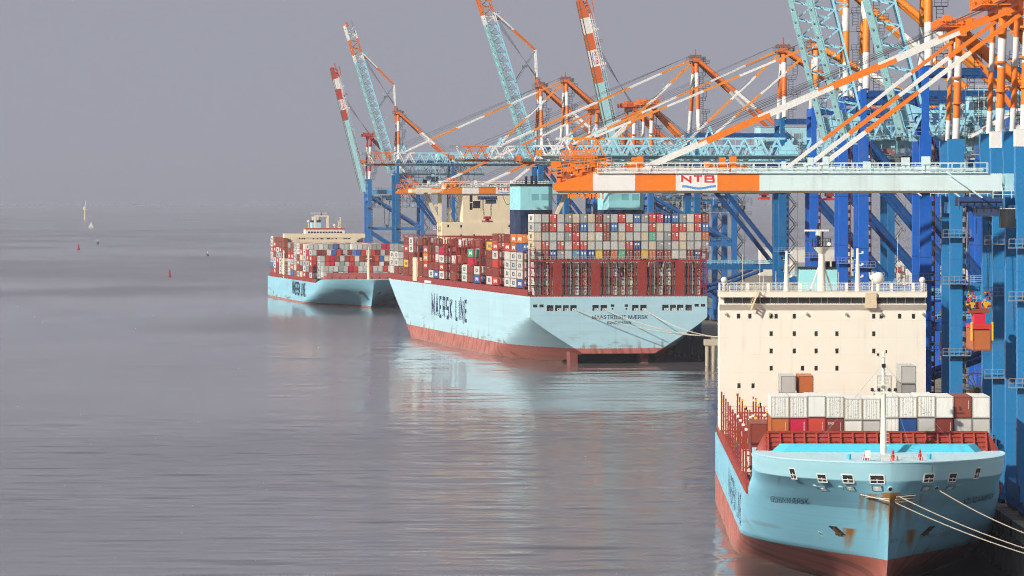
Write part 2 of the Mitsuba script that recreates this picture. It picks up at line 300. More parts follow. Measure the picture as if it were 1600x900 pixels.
# ------------------------------------------------------------------ containers
def container_mesh(g, c, col, L=12.19, W=2.40, H=2.84, face=1, style='door', side=0, cols=None):
    """One box in local axes, c = bottom centre, its long side away from us. face 1: the end towards us has doors or ribs. side -1: ribs on the left flank too."""
    x, y, z = c; r = 0.07; d = tuple(k * 0.55 for k in col)
    y0, y1 = y - L / 2, y + L / 2
    g.bb(x - W / 2 + r, x + W / 2 - r, y0 + r, y1 - r, z + r, z + H - 0.02, col)
    for sx in (-1, 1):
        g.bb(x + sx * (W / 2 - 0.14), x + sx * W / 2, y0, y0 + 0.16, z, z + H, d if style != 'reefer' else (0.42, 0.36, 0.27))
        g.bb(x + sx * (W / 2 - 0.10), x + sx * W / 2, y1 - 0.16, y1, z, z + H, col)
        g.bb(x + sx * (W / 2 - 0.08), x + sx * W / 2, y0 + 0.161, y1 - 0.161, z, z + 0.15, d)
        g.bb(x + sx * (W / 2 - 0.08), x + sx * W / 2, y0 + 0.161, y1 - 0.161, z + H - 0.12, z + H, col)
    g.bb(x - W / 2 + 0.141, x + W / 2 - 0.141, y0 + 0.01, y0 + 0.12, z + H - 0.14, z + H - 0.01, d)
    g.bb(x - W / 2 + 0.141, x + W / 2 - 0.141, y0 + 0.01, y0 + 0.12, z, z + 0.16, d)
    if face:
        if style == 'ribs':
            for k in range(9):
                xx = x - W / 2 + 0.26 + k * (W - 0.52) / 8; g.bb(xx - 0.065, xx + 0.065, y0 + 0.025, y0 + 0.08, z + 0.16, z + H - 0.141, col)
        else:
            for sx in (-1, 1):
                g.bb(x + sx * 0.02, x + sx * (W / 2 - 0.16), y0 + 0.03, y0 + 0.085, z + 0.17, z + H - 0.15, col)
                for o in (0.28, 0.74): g.bb(x + sx * o - 0.03, x + sx * o + 0.03, y0 + 0.002, y0 + 0.05, z + 0.1, z + H - 0.08, LGREY if col[0] < 0.5 else (0.34, 0.34, 0.33))
            for a, b, p, q, cc in (cols or ()): g.bb(x + a, x + b, y0 - 0.006, y0 + 0.02, z + p, z + q, cc)
    if side:
        xs = x + side * W / 2
        for k in range(24):
            yy = y0 + 0.5 + k * (L - 1.0) / 23; g.bb(xs - side * 0.068, xs - side * 0.02, yy - 0.13, yy + 0.13, z + 0.151, z + H - 0.121, col)
MARKS = {'red': [(0.30, 0.95, 1.55, 1.95, WHITE), (0.30, 0.95, 2.1, 2.5, WHITE), (-0.95, -0.5, 2.15, 2.4, WHITE)], 'blue': [(-0.75, -0.2, 1.5, 2.2, WHITE), (0.2, 0.75, 1.5, 2.2, WHITE)],
         'grey': [(0.25, 0.9, 1.7, 2.2, WHITE)], 'plain': [(0.3, 0.62, 1.6, 2.1, (0.5, 0.5, 0.5))], 'brown': [(-0.8, -0.45, 1.9, 2.3, (0.55, 0.5, 0.45)), (0.35, 0.8, 2.2, 2.4, (0.55, 0.5, 0.45))]}
PAINTS = {'w': ('white', (0.60, 0.60, 0.56), 'plain'), 'g': ('grey', (0.28, 0.29, 0.28), 'grey'), 's': ('light grey', (0.45, 0.46, 0.44), 'plain'), 't': ('cream', (0.62, 0.53, 0.38), 'plain'),
          'r': ('red', (0.50, 0.06, 0.04), 'red'), 'c': ('crimson', (0.50, 0.02, 0.06), 'red'), 'b': ('brown', (0.25, 0.06, 0.04), 'brown'), 'o': ('orange', (0.70, 0.22, 0.03), 'red'),
          'm': ('maroon', (0.20, 0.035, 0.03), 'brown'), 'u': ('blue', (0.04, 0.13, 0.36), 'blue'), 'n': ('navy blue', (0.015, 0.06, 0.22), 'blue'), 'y': ('yellow', (0.68, 0.46, 0.05), 'plain'),
          'v': ('green', (0.10, 0.38, 0.24), 'plain'), 'q': ('rust orange', (0.46, 0.13, 0.04), 'brown'), 'k': ('sky blue', (0.08, 0.26, 0.44), 'grey')}
ORD = ['zeroth', 'first', 'second', 'third', 'fourth', 'fifth', 'sixth', 'seventh', 'eighth', 'ninth', 'tenth', 'eleventh', 'twelfth', 'thirteenth', 'fourteenth', 'fifteenth', 'sixteenth', 'seventeenth',
       'eighteenth', 'nineteenth', 'twentieth', 'twenty-first', 'twenty-second', 'twenty-third', 'twenty-fourth', 'twenty-fifth', 'twenty-sixth']
TIER = ['bottom', 'second', 'third', 'fourth', 'fifth', 'sixth', 'seventh', 'eighth']
def shade(col, k=0.10): f = 1 + rng.uniform(-k, k); return tuple(min(0.85, c * f) for c in col)

# ------------------------------------------------------------------ the near feeder ship, bow towards us
S1 = Frame(49.05, 580, 0.0205)
ship = thing('container_ship', 'pale blue feeder container ship with cream deckhouse and rust streaked bow, nearest of the ships', 'container ship', 'container ships along the quay')
B1 = 17.7
stem1, half1_ = bow([(-3, 14, 92, 1.6, 2.0), (0, 11, 82, 1.6, 1.9), (5.2, 7, 50, 1.7, 1.25), (9, 4.4, 46, 1.95, 1.08), (12, 2.7, 42, 2.1, 0.93), (14, 1.5, 35, 2.2, 0.76), (16, 0.7, 26.5, 2.3, 0.62), (18.5, 0.0, 25.5, 2.35, 0.60)], B1)
def half1(d, z): return half1_(d, z) * (1 - 0.055 * min(1.0, max(0.0, (z - 12.0) / 2.5)))
DK1, FC1, FCL = 12.0, 18.4, 37.0
v = hull_grid(np.concatenate([np.linspace(-3, 5.2, 8), np.linspace(6, DK1, 13)]), B1, 203, stem1, half1, 150)
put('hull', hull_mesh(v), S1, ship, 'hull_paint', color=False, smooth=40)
v = hull_grid(np.array([DK1, 12.5, 13, 13.5, 14, 14.5, 15, 15.5, 15.9, 16.0, 16.1, 17.2, FC1]), B1, FCL, stem1, half1, 110)
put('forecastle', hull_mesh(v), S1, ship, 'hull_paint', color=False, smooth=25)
def on1(side, l, z, out=0.03):
    """A point on the near hull's flank (side -1 = left in view) and the outward normal there."""
    f = lambda l, z: V(side * half1(l - stem1(z), z), l, z)
    p = f(l, z); n = np.cross(f(l + 0.2, z) - p, f(l, z + 0.2) - p); n = unit(n) * (1 if n[0] * side > 0 else -1)
    return p + n * out, n
def solve1(px, py, side):
    from scipy.optimize import least_squares
    def err(q):
        w = S1(on1(side, q[0], q[1])[0]); return [800 + FOCAL * w[0] / w[1] - px, HORIZON - FOCAL * (w[2] - EYE) / w[1] - py]
    best = min((least_squares(err, [a, 12], bounds=([0.5, 0], [120, 18.4])) for a in (3, 8, 16, 30)), key=lambda r: r.cost)
    return best.x
tt = v[-1]; g = MB(); wl = tt * [-1, 1, 1]; n_ = len(tt); up_z = V(0, 0, .012)
g.add(np.vstack([wl * [.97, 1, 1] + up_z, tt * [.97, 1, 1] + up_z]), [(i, n_ + i, n_ + i + 1) for i in range(2, n_ - 1)] + [(i, n_ + i + 1, i + 1) for i in range(2, n_ - 1)], (.40, .60, .67)); put('foredeck', g, S1, ship)
# the sheltered deck over the mooring space: a blue step, a rail of deck gear, the foremast
g = MB()
P = [(-14.2, 28.0), (14.2, 28.0), (12.5, 25.6), (-12.5, 25.6)]
g.hexa([(-13.0, 25.0, FC1), (13.0, 25.0, FC1), (-14.3, 28.4, FC1), (14.3, 28.4, FC1), (-12.0, 26.0, FC1 + 1.0), (12.0, 26.0, FC1 + 1.0), (-13.2, 28.3, FC1 + 1.0), (13.2, 28.3, FC1 + 1.0)], CYAN)
put('deck_step', g, S1, ship)
g = MB(); pts = []
for s in np.linspace(-1, 1, 61):
    l = abs(s) ** 1.5 * 27; pts.append((math.copysign(max(0.02, half1(l, FC1)) - 0.05, s), l + 0.05, FC1))
for a, b in zip(pts[:-1], pts[1:]): g.beam(V(*a) + Z * 0.03, V(*b) + Z * 0.03, 0.30, 0.14, (.42, .67, .76))
put('bulwark_rim', g, S1, ship)
g = MB(); YB = 30.0; ZB0, ZB1 = FC1 + 0.02, 20.9
g.hexa([(-15.1, YB - 1.2, ZB0), (15.1, YB - 1.2, ZB0), (-15.1, YB - 0.9, ZB0), (15.1, YB - 0.9, ZB0), (-15.1, YB, ZB1), (15.1, YB, ZB1), (-15.1, YB + 0.3, ZB1), (15.1, YB + 0.3, ZB1)], RED_OXIDE)
g.beam((-15.1, YB - 0.05, ZB1), (15.1, YB - 0.05, ZB1), 0.5, 0.25, RED_OXIDE)
put('breakwater', g, S1, ship)
for k in range(19):
    x = -14.8 + k * 29.6 / 18; g = MB()
    g.hexa([(x - .1, YB - 2.1, ZB0), (x + .1, YB - 2.1, ZB0), (x - .1, YB - 1.25, ZB0), (x + .1, YB - 1.25, ZB0), (x - .1, YB - .45, ZB1 - .1), (x + .1, YB - .45, ZB1 - .1), (x - .1, YB - .1, ZB1 - .1), (x + .1, YB - .1, ZB1 - .1)], (0.36, 0.06, 0.045))
    put('breakwater_rib', g, S1, ship)
for k in range(3):
    g = MB(); t = (k + 1) / 4; g.beam((-15.1, YB - 1.32 + 1.2 * t, ZB0 + (ZB1 - ZB0) * t), (15.1, YB - 1.32 + 1.2 * t, ZB0 + (ZB1 - ZB0) * t), 0.22, 0.12, (0.36, 0.06, 0.045)); put('breakwater_stringer', g, S1, ship)
for s in (-1, 1):
    g = MB(); q = [(s * 15.12, YB - 1.3, ZB0), (s * 16.6, YB - .9, ZB0 - .1), (s * 15.12, YB - .05, ZB1)]
    g.add(q + [(x, y + .3, z) for x, y, z in q], [(0, 1, 2), (3, 5, 4), (0, 3, 4), (0, 4, 1), (1, 4, 5), (1, 5, 2), (2, 5, 3), (2, 3, 0)], RED_OXIDE)
    put('breakwater_wing', g, S1, ship)
S1M = Frame(50.05, 580, 0.0205)
mast = put('foremast', MB().tube((-0.55, 22.5, FC1), (-0.55, 22.5, 26.5), 0.45, CREAM, 0.32, 14).tube((-0.55, 22.5, 26.5), (-0.55, 22.5, 32.0), 0.30, CREAM, 0.16, 10), S1M, ship)
g = MB()
g.box((-0.55, 22.2, 26.6), (3.4, 0.25, 0.25), CREAM); g.box((-0.55, 22.2, 27.6), (1.6, 1.2, 0.12), CREAM); g.rail([(-1.3, 21.6, 27.6), (0.2, 21.6, 27.6)], CREAM, 1.0, 0.7)
for dx in (-2.1, -1.2, 0.2, 1.0): g.lathe((dx, 22.0, 26.75), [(0, 0), (0.22, 0.05), (0.22, 0.4), (0, 0.5)], DARK, 8)
g.box((-0.55, 22.2, 31.4), (1.9, 0.12, 0.12), CREAM); g.box((-0.55, 21.9, 30.2), (0.5, 0.5, 0.5), DARK); g.box((-0.2, 22.1, 32.1), (0.2, 0.2, 0.4), DARK); g.box((-1.3, 22.1, 31.7), (0.3, 0.3, 0.35), DARK)
for k in range(12): g.box((-0.1, 21.95, 19.5 + k * 0.55), (0.4, 0.05, 0.05), CREAM)
put('crosstree', g, S1M, ship, kind='stuff')
for s in (-1, 1): g = MB(); g.tube((-0.55, 22.5, 30.5), (s * 9.0, 28.2, FC1 + 1.3), 0.02, GREY, n=5); g.tube((-0.55, 22.5, 30.0), (s * 2.2, 2.0, FC1 + 0.2), 0.018, GREY, n=5); put('mast_stay', g, S1M, ship, kind='stuff')
for x, y, w in ((-2.9, 5.5, .35), (.6, 5.0, .3), (4.2, 6.0, .35)):
    g = MB(); g.tube((x, y, FC1), (x, y, FC1 + 1.3), .12, RED); g.beam((x - w, y, FC1), (x, y, FC1 + 1.5), .1, .1, RED); g.beam((x + w, y, FC1), (x, y, FC1 + 1.5), .1, .1, RED); put('red_stand', g, S1, ship)
put('bow_rail', MB().rail([(-3.5, 3.6, FC1), (0, 2.4, FC1), (4.5, 4.2, FC1)], LGREY, 1.0, 0.8), S1, ship); put('bow_hatch', MB().box((0.2, 6.4, FC1 + .3), (2.2, 1.2, .6), LGREY), S1, ship)
for x, y in ((-5, 8), (5.6, 9)): put('vent_pipe', MB().tube((x, y, FC1), (x, y, FC1 + .7), .3, CYAN), S1, ship)
g = MB(); g.box((-2.7, 5.0, FC1 + .9), (.7, .5, .9), WHITE)
put('white_box', g, S1, ship)
# openings of the mooring space, chocks below them, anchor pockets, draught emblem, name
def patch(side, l, z, w, h, col, out, th=0.06, lean=0.0):
    p, n = on1(side, l, z, out); t = unit(np.cross(Z, n)); u = unit(np.cross(n, t)); g = MB()
    c = [p + t * (i * w / 2 + j * lean) + u * j * h / 2 + n * k * th / 2 for k in (-1, 1) for j in (-1, 1) for i in (-1, 1)]
    return g.hexa(c, col)
PORTS = [(1239, 740, -1, 1.05, 1.3), (1284.5, 747, -1, 1.35, 0.95), (1325, 748, -1, 1.45, 1.0), (1370.5, 749, -1, 1.75, 1.0), (1451.5, 747, 1, 1.35, 1.0), (1488.5, 746, 1, 1.25, 1.0), (1527, 739, 1, 1.05, 1.3)]
for px, py, s, w, h in PORTS:
    l, z = solve1(px, py, s); k = put('mooring_port', patch(s, l, z, w + .3, h + .3, WHITE, 0.015), S1, ship)
    put('opening', patch(s, l, z, w, h, DARK, 0.05), S1, k)
    g = MB(); p, n = on1(s, l, z, 0.10); t = unit(np.cross(Z, n)); u = unit(np.cross(n, t)); g.beam(p - u * h / 2, p + u * h * .1, .1, .05, WHITE, n); g.beam(p - t * w / 2 - u * h * .1, p + t * w / 2 - u * h * .1, .1, .05, WHITE, n); put('bar', g, S1, k)
CHOCKS = [(1287, 764, -1), (1329, 763, -1), (1371, 763, -1), (1447, 763, 1), (1484, 762, 1)]
for px, py, s in CHOCKS:
    l, z = solve1(px, py, s); k = put('chock', patch(s, l, z, 1.15, 0.75, (0.42, 0.62, 0.68), 0.05, 0.12), S1, ship); put('roller', patch(s, l, z, .4, .45, (.75, .75, .72), .10, .14), S1, k)
    g = MB(); p, n = on1(s, l, z, 0.06); t = unit(np.cross(Z, n)); u = unit(np.cross(n, t))
    for a, b in (((-.7, -.45), (.7, -.45)), ((-.7, .45), (.7, .45)), ((-.7, -.45), (-.7, .45)), ((.7, -.45), (.7, .45))): g.beam(p + t * a[0] + u * a[1], p + t * b[0] + u * b[1], .09, .1, (.14, .24, .28), n)
    put('chock_frame', g, S1, ship)
for px, py, s in ((1274, 760, -1), (1314, 762, -1), (1389, 762, 1), (1497, 759, 1), (1463, 762, 1)):
    l, z = solve1(px, py, s); p, n = on1(s, l, z, 0.0); g = MB()
    g.tube(p - n * .05, p + n * .10, .38, (.45, .66, .72), n=12); g.tube(p + n * .05, p + n * .14, .26, DARK if px in (1389, 1463) else (.2, .42, .5), n=12); put('fairlead', g, S1, ship)
for px, py, s in ((1308, 829, -1), (1450, 829, 1)):
    l, z = solve1(px, py, s); k = put('anchor_pocket', patch(s, l, z, 1.9, 1.5, (0.03, 0.025, 0.02), 0.03, 0.06, lean=0.45 * s), S1, ship)
    p, n = on1(s, l, z, 0.12); t = unit(np.cross(Z, n)); u = unit(np.cross(n, t)); g = MB()
    g.beam(p + u * .5 + t * .3 * s, p - u * .6 - t * .25 * s, .25, .2, (.10, .045, .02), n); g.beam(p - u * .55 - t * .75, p - u * .55 + t * .6, .3, .22, (.13, .05, .02), n); put('anchor', g, S1, k)
for px, py, s in ((1282, 834, -1), (1468, 834, 1)):
    l, z = solve1(px, py, s); g = MB(); p, n = on1(s, l, z, 0.03); t = unit(np.cross(Z, n)); u = unit(np.cross(n, t)); T_ = 16
    for k in range(T_):
        a, b = 2 * math.pi * k / T_, 2 * math.pi * (k + 1) / T_; g.beam(p + t * .42 * math.cos(a) + u * .42 * math.sin(a), p + t * .42 * math.cos(b) + u * .42 * math.sin(b), .07, .02, WHITE, n)
    for k in range(4):
        a = math.pi / 2 * k + .4; q = p + t * .2 * math.cos(a) + u * .2 * math.sin(a); g.beam(q - t * .09, q + t * .09, .2, .02, DARK, n)
    put('thruster_mark', g, S1, ship)
def name_on(side, px0, py0, px1, py1, text, h):
    (l0, z0), (l1, z1) = solve1(px0, py0, side), solve1(px1, py1, side)
    from scipy.integrate import cumulative_trapezoid
    # walk along the plating so that letters keep their width
    ts = np.linspace(0, 1, 60); pts = np.array([on1(side, l0 + (l1 - l0) * t, z0 + (z1 - z0) * t)[0] for t in ts]); arc = np.concatenate([[0], np.cumsum(np.linalg.norm(np.diff(pts, axis=0), axis=1))])
    m, wd = side_text(text, h, 1.0, lambda u, v: (u, v, 0)); st = arc[-1] / wd
    
    def at(u, v):
        t = float(np.interp(u, arc, ts)); l, z = l0 + (l1 - l0) * t, z0 + (z1 - z0) * t; b = lambda l, z: half1(l - stem1(z), z)
        return on1(side, l - v * (b(l, z + .1) - b(l, z - .1)) / .2 / max(.15, (b(l + .1, z) - b(l - .1, z)) / .2), z + v, .16)[0]
    g, _ = side_text(text, h, st, at)
    put('name_lettering', g, S1, ship)
name_on(-1, 1204, 783, 1263, 787, 'VILNIA MÆRSK', 0.9)
name_on(1, 1503, 787, 1550, 778, 'VILNIA MÆRSK', 0.9)
words('hull_lettering', ship, S1, 'MAERSK LINE', 4.4, lambda u, v: (-B1 - 0.05, 116 - u, 6.3 + v), NAVY, 1.75, wide=.62)
# coaming and lashing bridges along the cargo deck, each a frame of many posts
g = MB()
for s in (-1, 1): g.bb(s * 17.55, s * 17.25, FCL + .05, 196, DK1, DK1 + 1.4, RED_OXIDE); g.beam((s * 17.35, FCL + .05, DK1 + 1.5), (s * 17.35, 196, DK1 + 1.5), .8, .15, RED_OXIDE)
put('coaming', g, S1, ship)
for k in range(11):
    g = MB(); g.bb(-14.6, 14.6, 46.5 + k * 12.9, 57.6 + k * 12.9, DK1, DK1 + 2.4, (0.20, 0.04, 0.03)); put('hatch_cover', g, S1, ship)
for k in range(12):
    l = 46.0 - 1.0 + k * 12.9
    if l > 178: break
    g, c = MB(), MB(); top = 19.8
    for i in range(14):
        x = -17.3 + i * 34.6 / 13
        for dl in (0, 1.1):
            tt = top + (0.5 if i == 0 else rng.uniform(-1.6, 0.4)); g.beam((x, l + dl, DK1 + .1), (x, l + dl, tt), .22, .22, RED_OXIDE)
            if dl == 0: c.box((x, l + dl, tt + .18), (.4, .4, .36), WHITE if i in (0, 13) or rng.random() < .3 else (YELLOW if rng.random() < .6 else RED_OXIDE))
        if i < 13 and rng.random() < .8: x2 = x + 34.6 / 13; g.beam((x, l + .5, DK1 + 1.5), (x2, l + .5, DK1 + 4.6), .1, .1, RED_OXIDE)
        for _ in range(2): zz = rng.uniform(DK1 + 2.5, top - 1); c.box((x + rng.uniform(.2, .9), l + rng.uniform(-.2, 1), zz), (.25, .3, rng.uniform(.3, .9)), rng.choice([YELLOW, WHITE, DARK, LGREY, RED_OXIDE, CREAM]))
    for zz in (DK1 + 2.3, DK1 + 4.7): g.bb(-17.3, 17.3, l - .1, l + 1.2, zz, zz + .15, RED_OXIDE); g.rail([(-17.3, l, zz + .15), (17.3, l, zz + .15)], RED_OXIDE, 1.0, 1.3, .05, 1)
    b = put('lashing_bridge', g, S1, ship); put('post_cap', c, S1, b, kind='stuff')
g = MB().bb(-17.3, -16.1, 62.5, 64.5, DK1 + .1, DK1 + 4.6, CREAM); put('deck_locker', g, S1, ship)
g = MB().tube((-16.6, 165, DK1), (-16.6, 165, 18.3), .5, CREAM, n=10); put('deck_vent', g, S1, ship)
# deckhouse
L0, HX = 180.0, 17.45; ZT = 36.6
house = put('deckhouse', MB().bb(-HX, HX, L0, L0 + 14, DK1, 34.25, CREAM), S1, ship, 'paint_clean')
ax = 53.0 - 0.0
def h1x(px): return (px - 800) / 9.197 - 52.72      # local x on the front of the deckhouse
def h1z(py): return EYE - (py - HORIZON) / 9.197
for py, xs in ((493.8, (1153.3, 1171, 1204, 1212, 1240.3, 1364, 1375.7, 1404.3, 1426)), (521, (1204.3, 1240.3, 1274.3, 1306.7, 1364)), (548, (1204.3, 1240.3, 1274.3, 1306.7, 1364)), (575, (1204.3, 1253, 1274.3, 1306.7)), (602.3, (1154, 1176))):
    for px in xs:
        x, z = h1x(px), h1z(py); w, h = .52, .78
        g = MB(); g.bb(x - w / 2 - .07, x + w / 2 + .07, L0 - .05, L0 - .002, z - h / 2 - .07, z + h / 2 + .07, (.66, .60, .48)); k = put('window', g, S1, ship)
        put('pane', MB().bb(x - w / 2, x + w / 2, L0 - .075, L0 - .01, z - h / 2, z + h / 2, DARK), S1, k, 'window_glass', color=False)
g = MB()
for k in range(1, 8): g.bb(-HX + .02, HX - .02, L0 - .012, L0 + .05, 11.5 + k * 2.96, 11.53 + k * 2.96, (.72, .655, .53))
put('plate_seam', g, S1, ship, 'paint_clean')
g = MB(); g.hexa([(-HX - .1, L0 - .1, 33.9), (HX + .1, L0 - .1, 33.9), (-HX - .1, L0 + 9, 33.9), (HX + .1, L0 + 9, 33.9), (-HX - .1, L0 - .9, 34.9), (HX + .1, L0 - .9, 34.9), (-HX - .1, L0 + 9, 34.9), (HX + .1, L0 + 9, 34.9)], CREAM)
g.bb(-HX - .1, HX + .1, L0 - .4, L0 + 9, 34.9, 35.02, CREAM); g.bb(-HX, HX, L0 + .25, L0 + 8.6, 35.02, 36.1, CREAM)
put('bridge_front', g, S1, house, 'paint_clean')
g = MB(); g.bb(-HX - .15, HX + .15, L0 - .55, L0 + 9.2, 36.1, 37.0, CREAM); g.bb(-HX - .2, HX + .2, L0 - .65, L0 + 9.3, 37.0, 37.08, (.62, .56, .45)); put('bridge_roof', g, S1, house, 'paint_clean')
xs = [h1x(1100 + q / 3) for q in (90, 133, 178, 218, 262, 310, 345, 388, 440, 493, 548, 576, 632, 686, 740, 806, 855, 898, 940, 982, 1032)]
for a, b in zip(xs[:-1], xs[1:]):
    g = MB().hexa([(a + .1, L0 + .02, 35.03), (b - .1, L0 + .02, 35.03), (a + .1, L0 + .2, 35.03), (b - .1, L0 + .2, 35.03), (a + .1, L0 - .28, 36.09), (b - .1, L0 - .28, 36.09), (a + .1, L0 + .2, 36.09), (b - .1, L0 + .2, 36.09)], DARK); put('bridge_window', g, S1, ship, 'window_glass', color=False)
for px in (1134, 1202, 1260, 1321, 1376, 1441): x = h1x(px); put('floodlight', MB().tube((x, L0 - .55, 33.15), (x, L0 - .02, 33.35), .22, (.45, .40, .30), n=8), S1, ship)
g = MB(); g.rail([(-HX, L0 - .5, 37.08), (HX, L0 - .5, 37.08)], WHITE, 1.3, 1.2, .07, 3); g.rail([(-HX, L0 + 9, 37.08), (HX, L0 + 9, 37.08)], WHITE, 1.3, 1.5, .06, 3); g.rail([(-HX, L0 - .5, 37.08), (-HX, L0 + 9, 37.08)], WHITE, 1.3, 1.5, .06, 3); g.rail([(HX, L0 - .5, 37.08), (HX, L0 + 9, 37.08)], WHITE, 1.3, 1.5, .06, 3)
put('railing', g, S1, ship)
def stairs(x0, z0, x1, z1, y, col):
    g = MB()
    for o in (0, .9): g.beam((x0, y + o, z0), (x1, y + o, z1), .1, .25, col); g.beam((x0, y + o, z0 + 1), (x1, y + o, z1 + 1), .06, .06, col)
    for k in range(7): t = (k + .5) / 7; g.box((x0 + (x1 - x0) * t, y + .45, z0 + (z1 - z0) * t), (.35, .9, .06), col)
    return g
put('stairway', stairs(h1x(1172), 34.0, h1x(1184), 37.2, L0 - 1.9, (.72, .60, .38)), S1, ship)
g = MB(); g.box((h1x(1359), L0 - .9, 35.6), (1.9, .3, 2.6), (.66, .55, .38)); g.rail([(h1x(1350), L0 - 1.1, 34.4), (h1x(1368), L0 - 1.1, 34.4)], (.7, .6, .42), 1.1, .5); put('bridge_ladder', g, S1, ship)
fun = put('funnel', MB().bb(h1x(1253), h1x(1313), L0 + 12, L0 + 22, 30, 40.6, TEAL), S1, ship)
put('funnel_top', MB().bb(h1x(1254), h1x(1312), L0 + 12.1, L0 + 21.9, 40.6, 41.0, DARK), S1, ship)
g = MB()
for px in (1290, 1300, 1310): g.tube((h1x(px), L0 + 17, 41), (h1x(px), L0 + 17, 42.0), .4, DARK)
put('exhaust_pipe', g, S1, ship)
mx = h1x(1284.5); g = MB(); g.tube((mx, L0 + 4, 37), (mx, L0 + 4, 43.6), .75, CREAM, .5, 12)
for s in (-1, 1): g.beam((mx + s * 1.9, L0 + 5, 37), (mx, L0 + 4, 42.5), .22, .22, CREAM)
g.tube((mx, L0 + 4, 43.4), (mx, L0 + 4, 44.6), .5, CREAM, 1.5, 12)
rm = put('radar_mast', g, S1, ship)
g = MB(); g.box((mx, L0 + 4, 44.7), (3.2, 2.4, .12), DARK)
g.rail([(mx - 1.55, L0 + 2.9, 44.7), (mx + 1.55, L0 + 2.9, 44.7), (mx + 1.55, L0 + 5.1, 44.7)], DARK, 1.3, .4, .08, 3); g.rail([(mx - 1.55, L0 + 5.1, 44.7), (mx - 1.55, L0 + 2.9, 44.7)], DARK, 1.3, .4, .08, 3); g.tube((mx - .6, L0 + 4, 44.7), (mx - .6, L0 + 4, 48.6), .22, DARK); g.tube((mx + .2, L0 + 4, 44.7), (mx + .2, L0 + 4, 47.4), .12, DARK)
put('mast_platform', g, S1, ship)
put('radar_scanner', MB().box((mx - .9, L0 + 3.6, 47.4), (4.2, .35, .30), WHITE).box((mx - .6, L0 + 3.8, 46.9), (.8, .6, .7), WHITE), S1, ship); put('lamp', MB().tube((mx + 1.2, L0 + 2.6, 45.1), (mx + 1.2, L0 + 2.9, 45.1), .35, WHITE, n=12), S1, ship)
put('satellite_dome', MB().sphere((h1x(1373), L0 + 3, 39.3), 1.05, WHITE).tube((h1x(1373), L0 + 3, 37), (h1x(1373), L0 + 3, 38.6), .35, CREAM), S1, ship)
put('satellite_dome', MB().sphere((h1x(1363.5), L0 + 3, 39.4), .5, WHITE).tube((h1x(1363.5), L0 + 3, 37), (h1x(1363.5), L0 + 3, 39), .15, CREAM), S1, ship)
for px in (1131, 1440): put('searchlight', MB().sphere((h1x(px), L0 + .3, 39.0), .55, WHITE).tube((h1x(px), L0 + .3, 37), (h1x(px), L0 + .3, 38.6), .3, WHITE), S1, ship)
for px, t in ((1229, 392), (1340, 388)):
    g = MB(); x = h1x(px); z1 = h1z(t); g.tube((x, L0 + 2, 37), (x, L0 + 2, z1), .55, CREAM, .22, 8)
    for k in range(5): zz = 39.5 + k * 1.0; g.box((x + .35 * (-1) ** k, L0 + 1.8, zz), (1.0, .15, .15), CREAM); g.box((x + .8 * (-1) ** k, L0 + 1.7, zz + .2), (.3, .3, .4), DARK if k % 2 else CREAM)
    put('signal_mast', g, S1, ship)
for px, t in ((1160, 398), (1187, 405), (1402, 368), (1212, 424), (1193, 430), (1420, 428), (1310, 425)): put('antenna', MB().tube((h1x(px), L0 + 1, 37), (h1x(px), L0 + 1, h1z(t)), .05, WHITE, n=5), S1, ship)
for px in (1138, 1168, 1200, 1250, 1322, 1392, 1426): put('deck_box', MB().box((h1x(px), L0 + 1, 37.8), (.5, .5, 1.5), CREAM), S1, ship)
# its cargo
grp = 'containers on the near feeder ship'
def cbox(fr, c, code, label, group, **kw):
    nm, col, mk = PAINTS[code]; k = thing('shipping_container', label, 'container', group); g = MB()
    container_mesh(g, c, shade(col), cols=MARKS[mk] if kw.get('style', 'door') == 'door' else None, **kw); put(k, g, fr, own=True); return k
top, mid, low = 'wwwwwwwwwwbw', 'qcrmwswnsmss', 'qsbsssbswoss'
for j in range(12):
    x = -13.05 + j * 2.495; dz = -.28 if j in (4, 5) else (.1 if j in (2, 8) else 0)
    for t, (row, z0) in enumerate(((low, 16.75), (mid, 19.72), (top, 22.70))):
        code = row[j]; col = PAINTS[code][0]; cap = 'peeping over the red breakwater' if t == 0 else ('in the middle tier behind the bow breakwater' if t == 1 else 'in the top tier behind the bow')
        st = 'reefer' if t == 2 and j in (0, 1, 3, 4, 5, 7, 8) else ('door' if j in (6,) else 'ribs')
        nm, cc, mk = PAINTS[code]; cc = (.70, .70, .66) if code == 'w' else cc
        k = thing('shipping_container', f'{col} container, {ORD[j + 1]} from the left {cap}', 'container', grp); g = MB()
        container_mesh(g, (x, 32.4 + 6.1, z0 + dz), shade(cc, .05), W=2.44, H=2.9, style='ribs' if st == 'ribs' else st, side=-1 if j == 0 else 0); put(k, g, S1, own=True)
        y0 = 32.4
        if st == 'reefer':
            g = MB()
            for o in (-.62, 0, .62): g.bb(x + o - .035, x + o + .035, y0 - .02, y0 + .05, z0 + dz + .17, z0 + dz + 2.74, (.40, .38, .33))
            for a, b in ((-.9, 1.9), (.5, .7), (.9, 2.3), (-.5, .5)): g.box((x + a * .7, y0 + .03, z0 + dz + b), (.3, .1, .12), (.35, .30, .2))
            put('door_gear', g, S1, k)
        if code in 'qcrmb' and t > 0:
            g = MB(); g.bb(x + .75, x + .80, y0 - .01, y0 + .03, z0 + 1.2, z0 + 2.4, WHITE)
            if (j + t) % 2: g.bb(x + .5, x + .82, y0 - .012, y0 + .03, z0 + .35, z0 + .75, YELLOW)
            if j == 3: g.mesh(meshkit.text_mesh('tex', .42, .02).apply_transform(trimesh.transformations.translation_matrix((x - .95, y0 - .03, z0 + 2.05)) @ trimesh.transformations.rotation_matrix(math.pi / 2, (1, 0, 0))), WHITE)
            put('marking', g, S1, k)
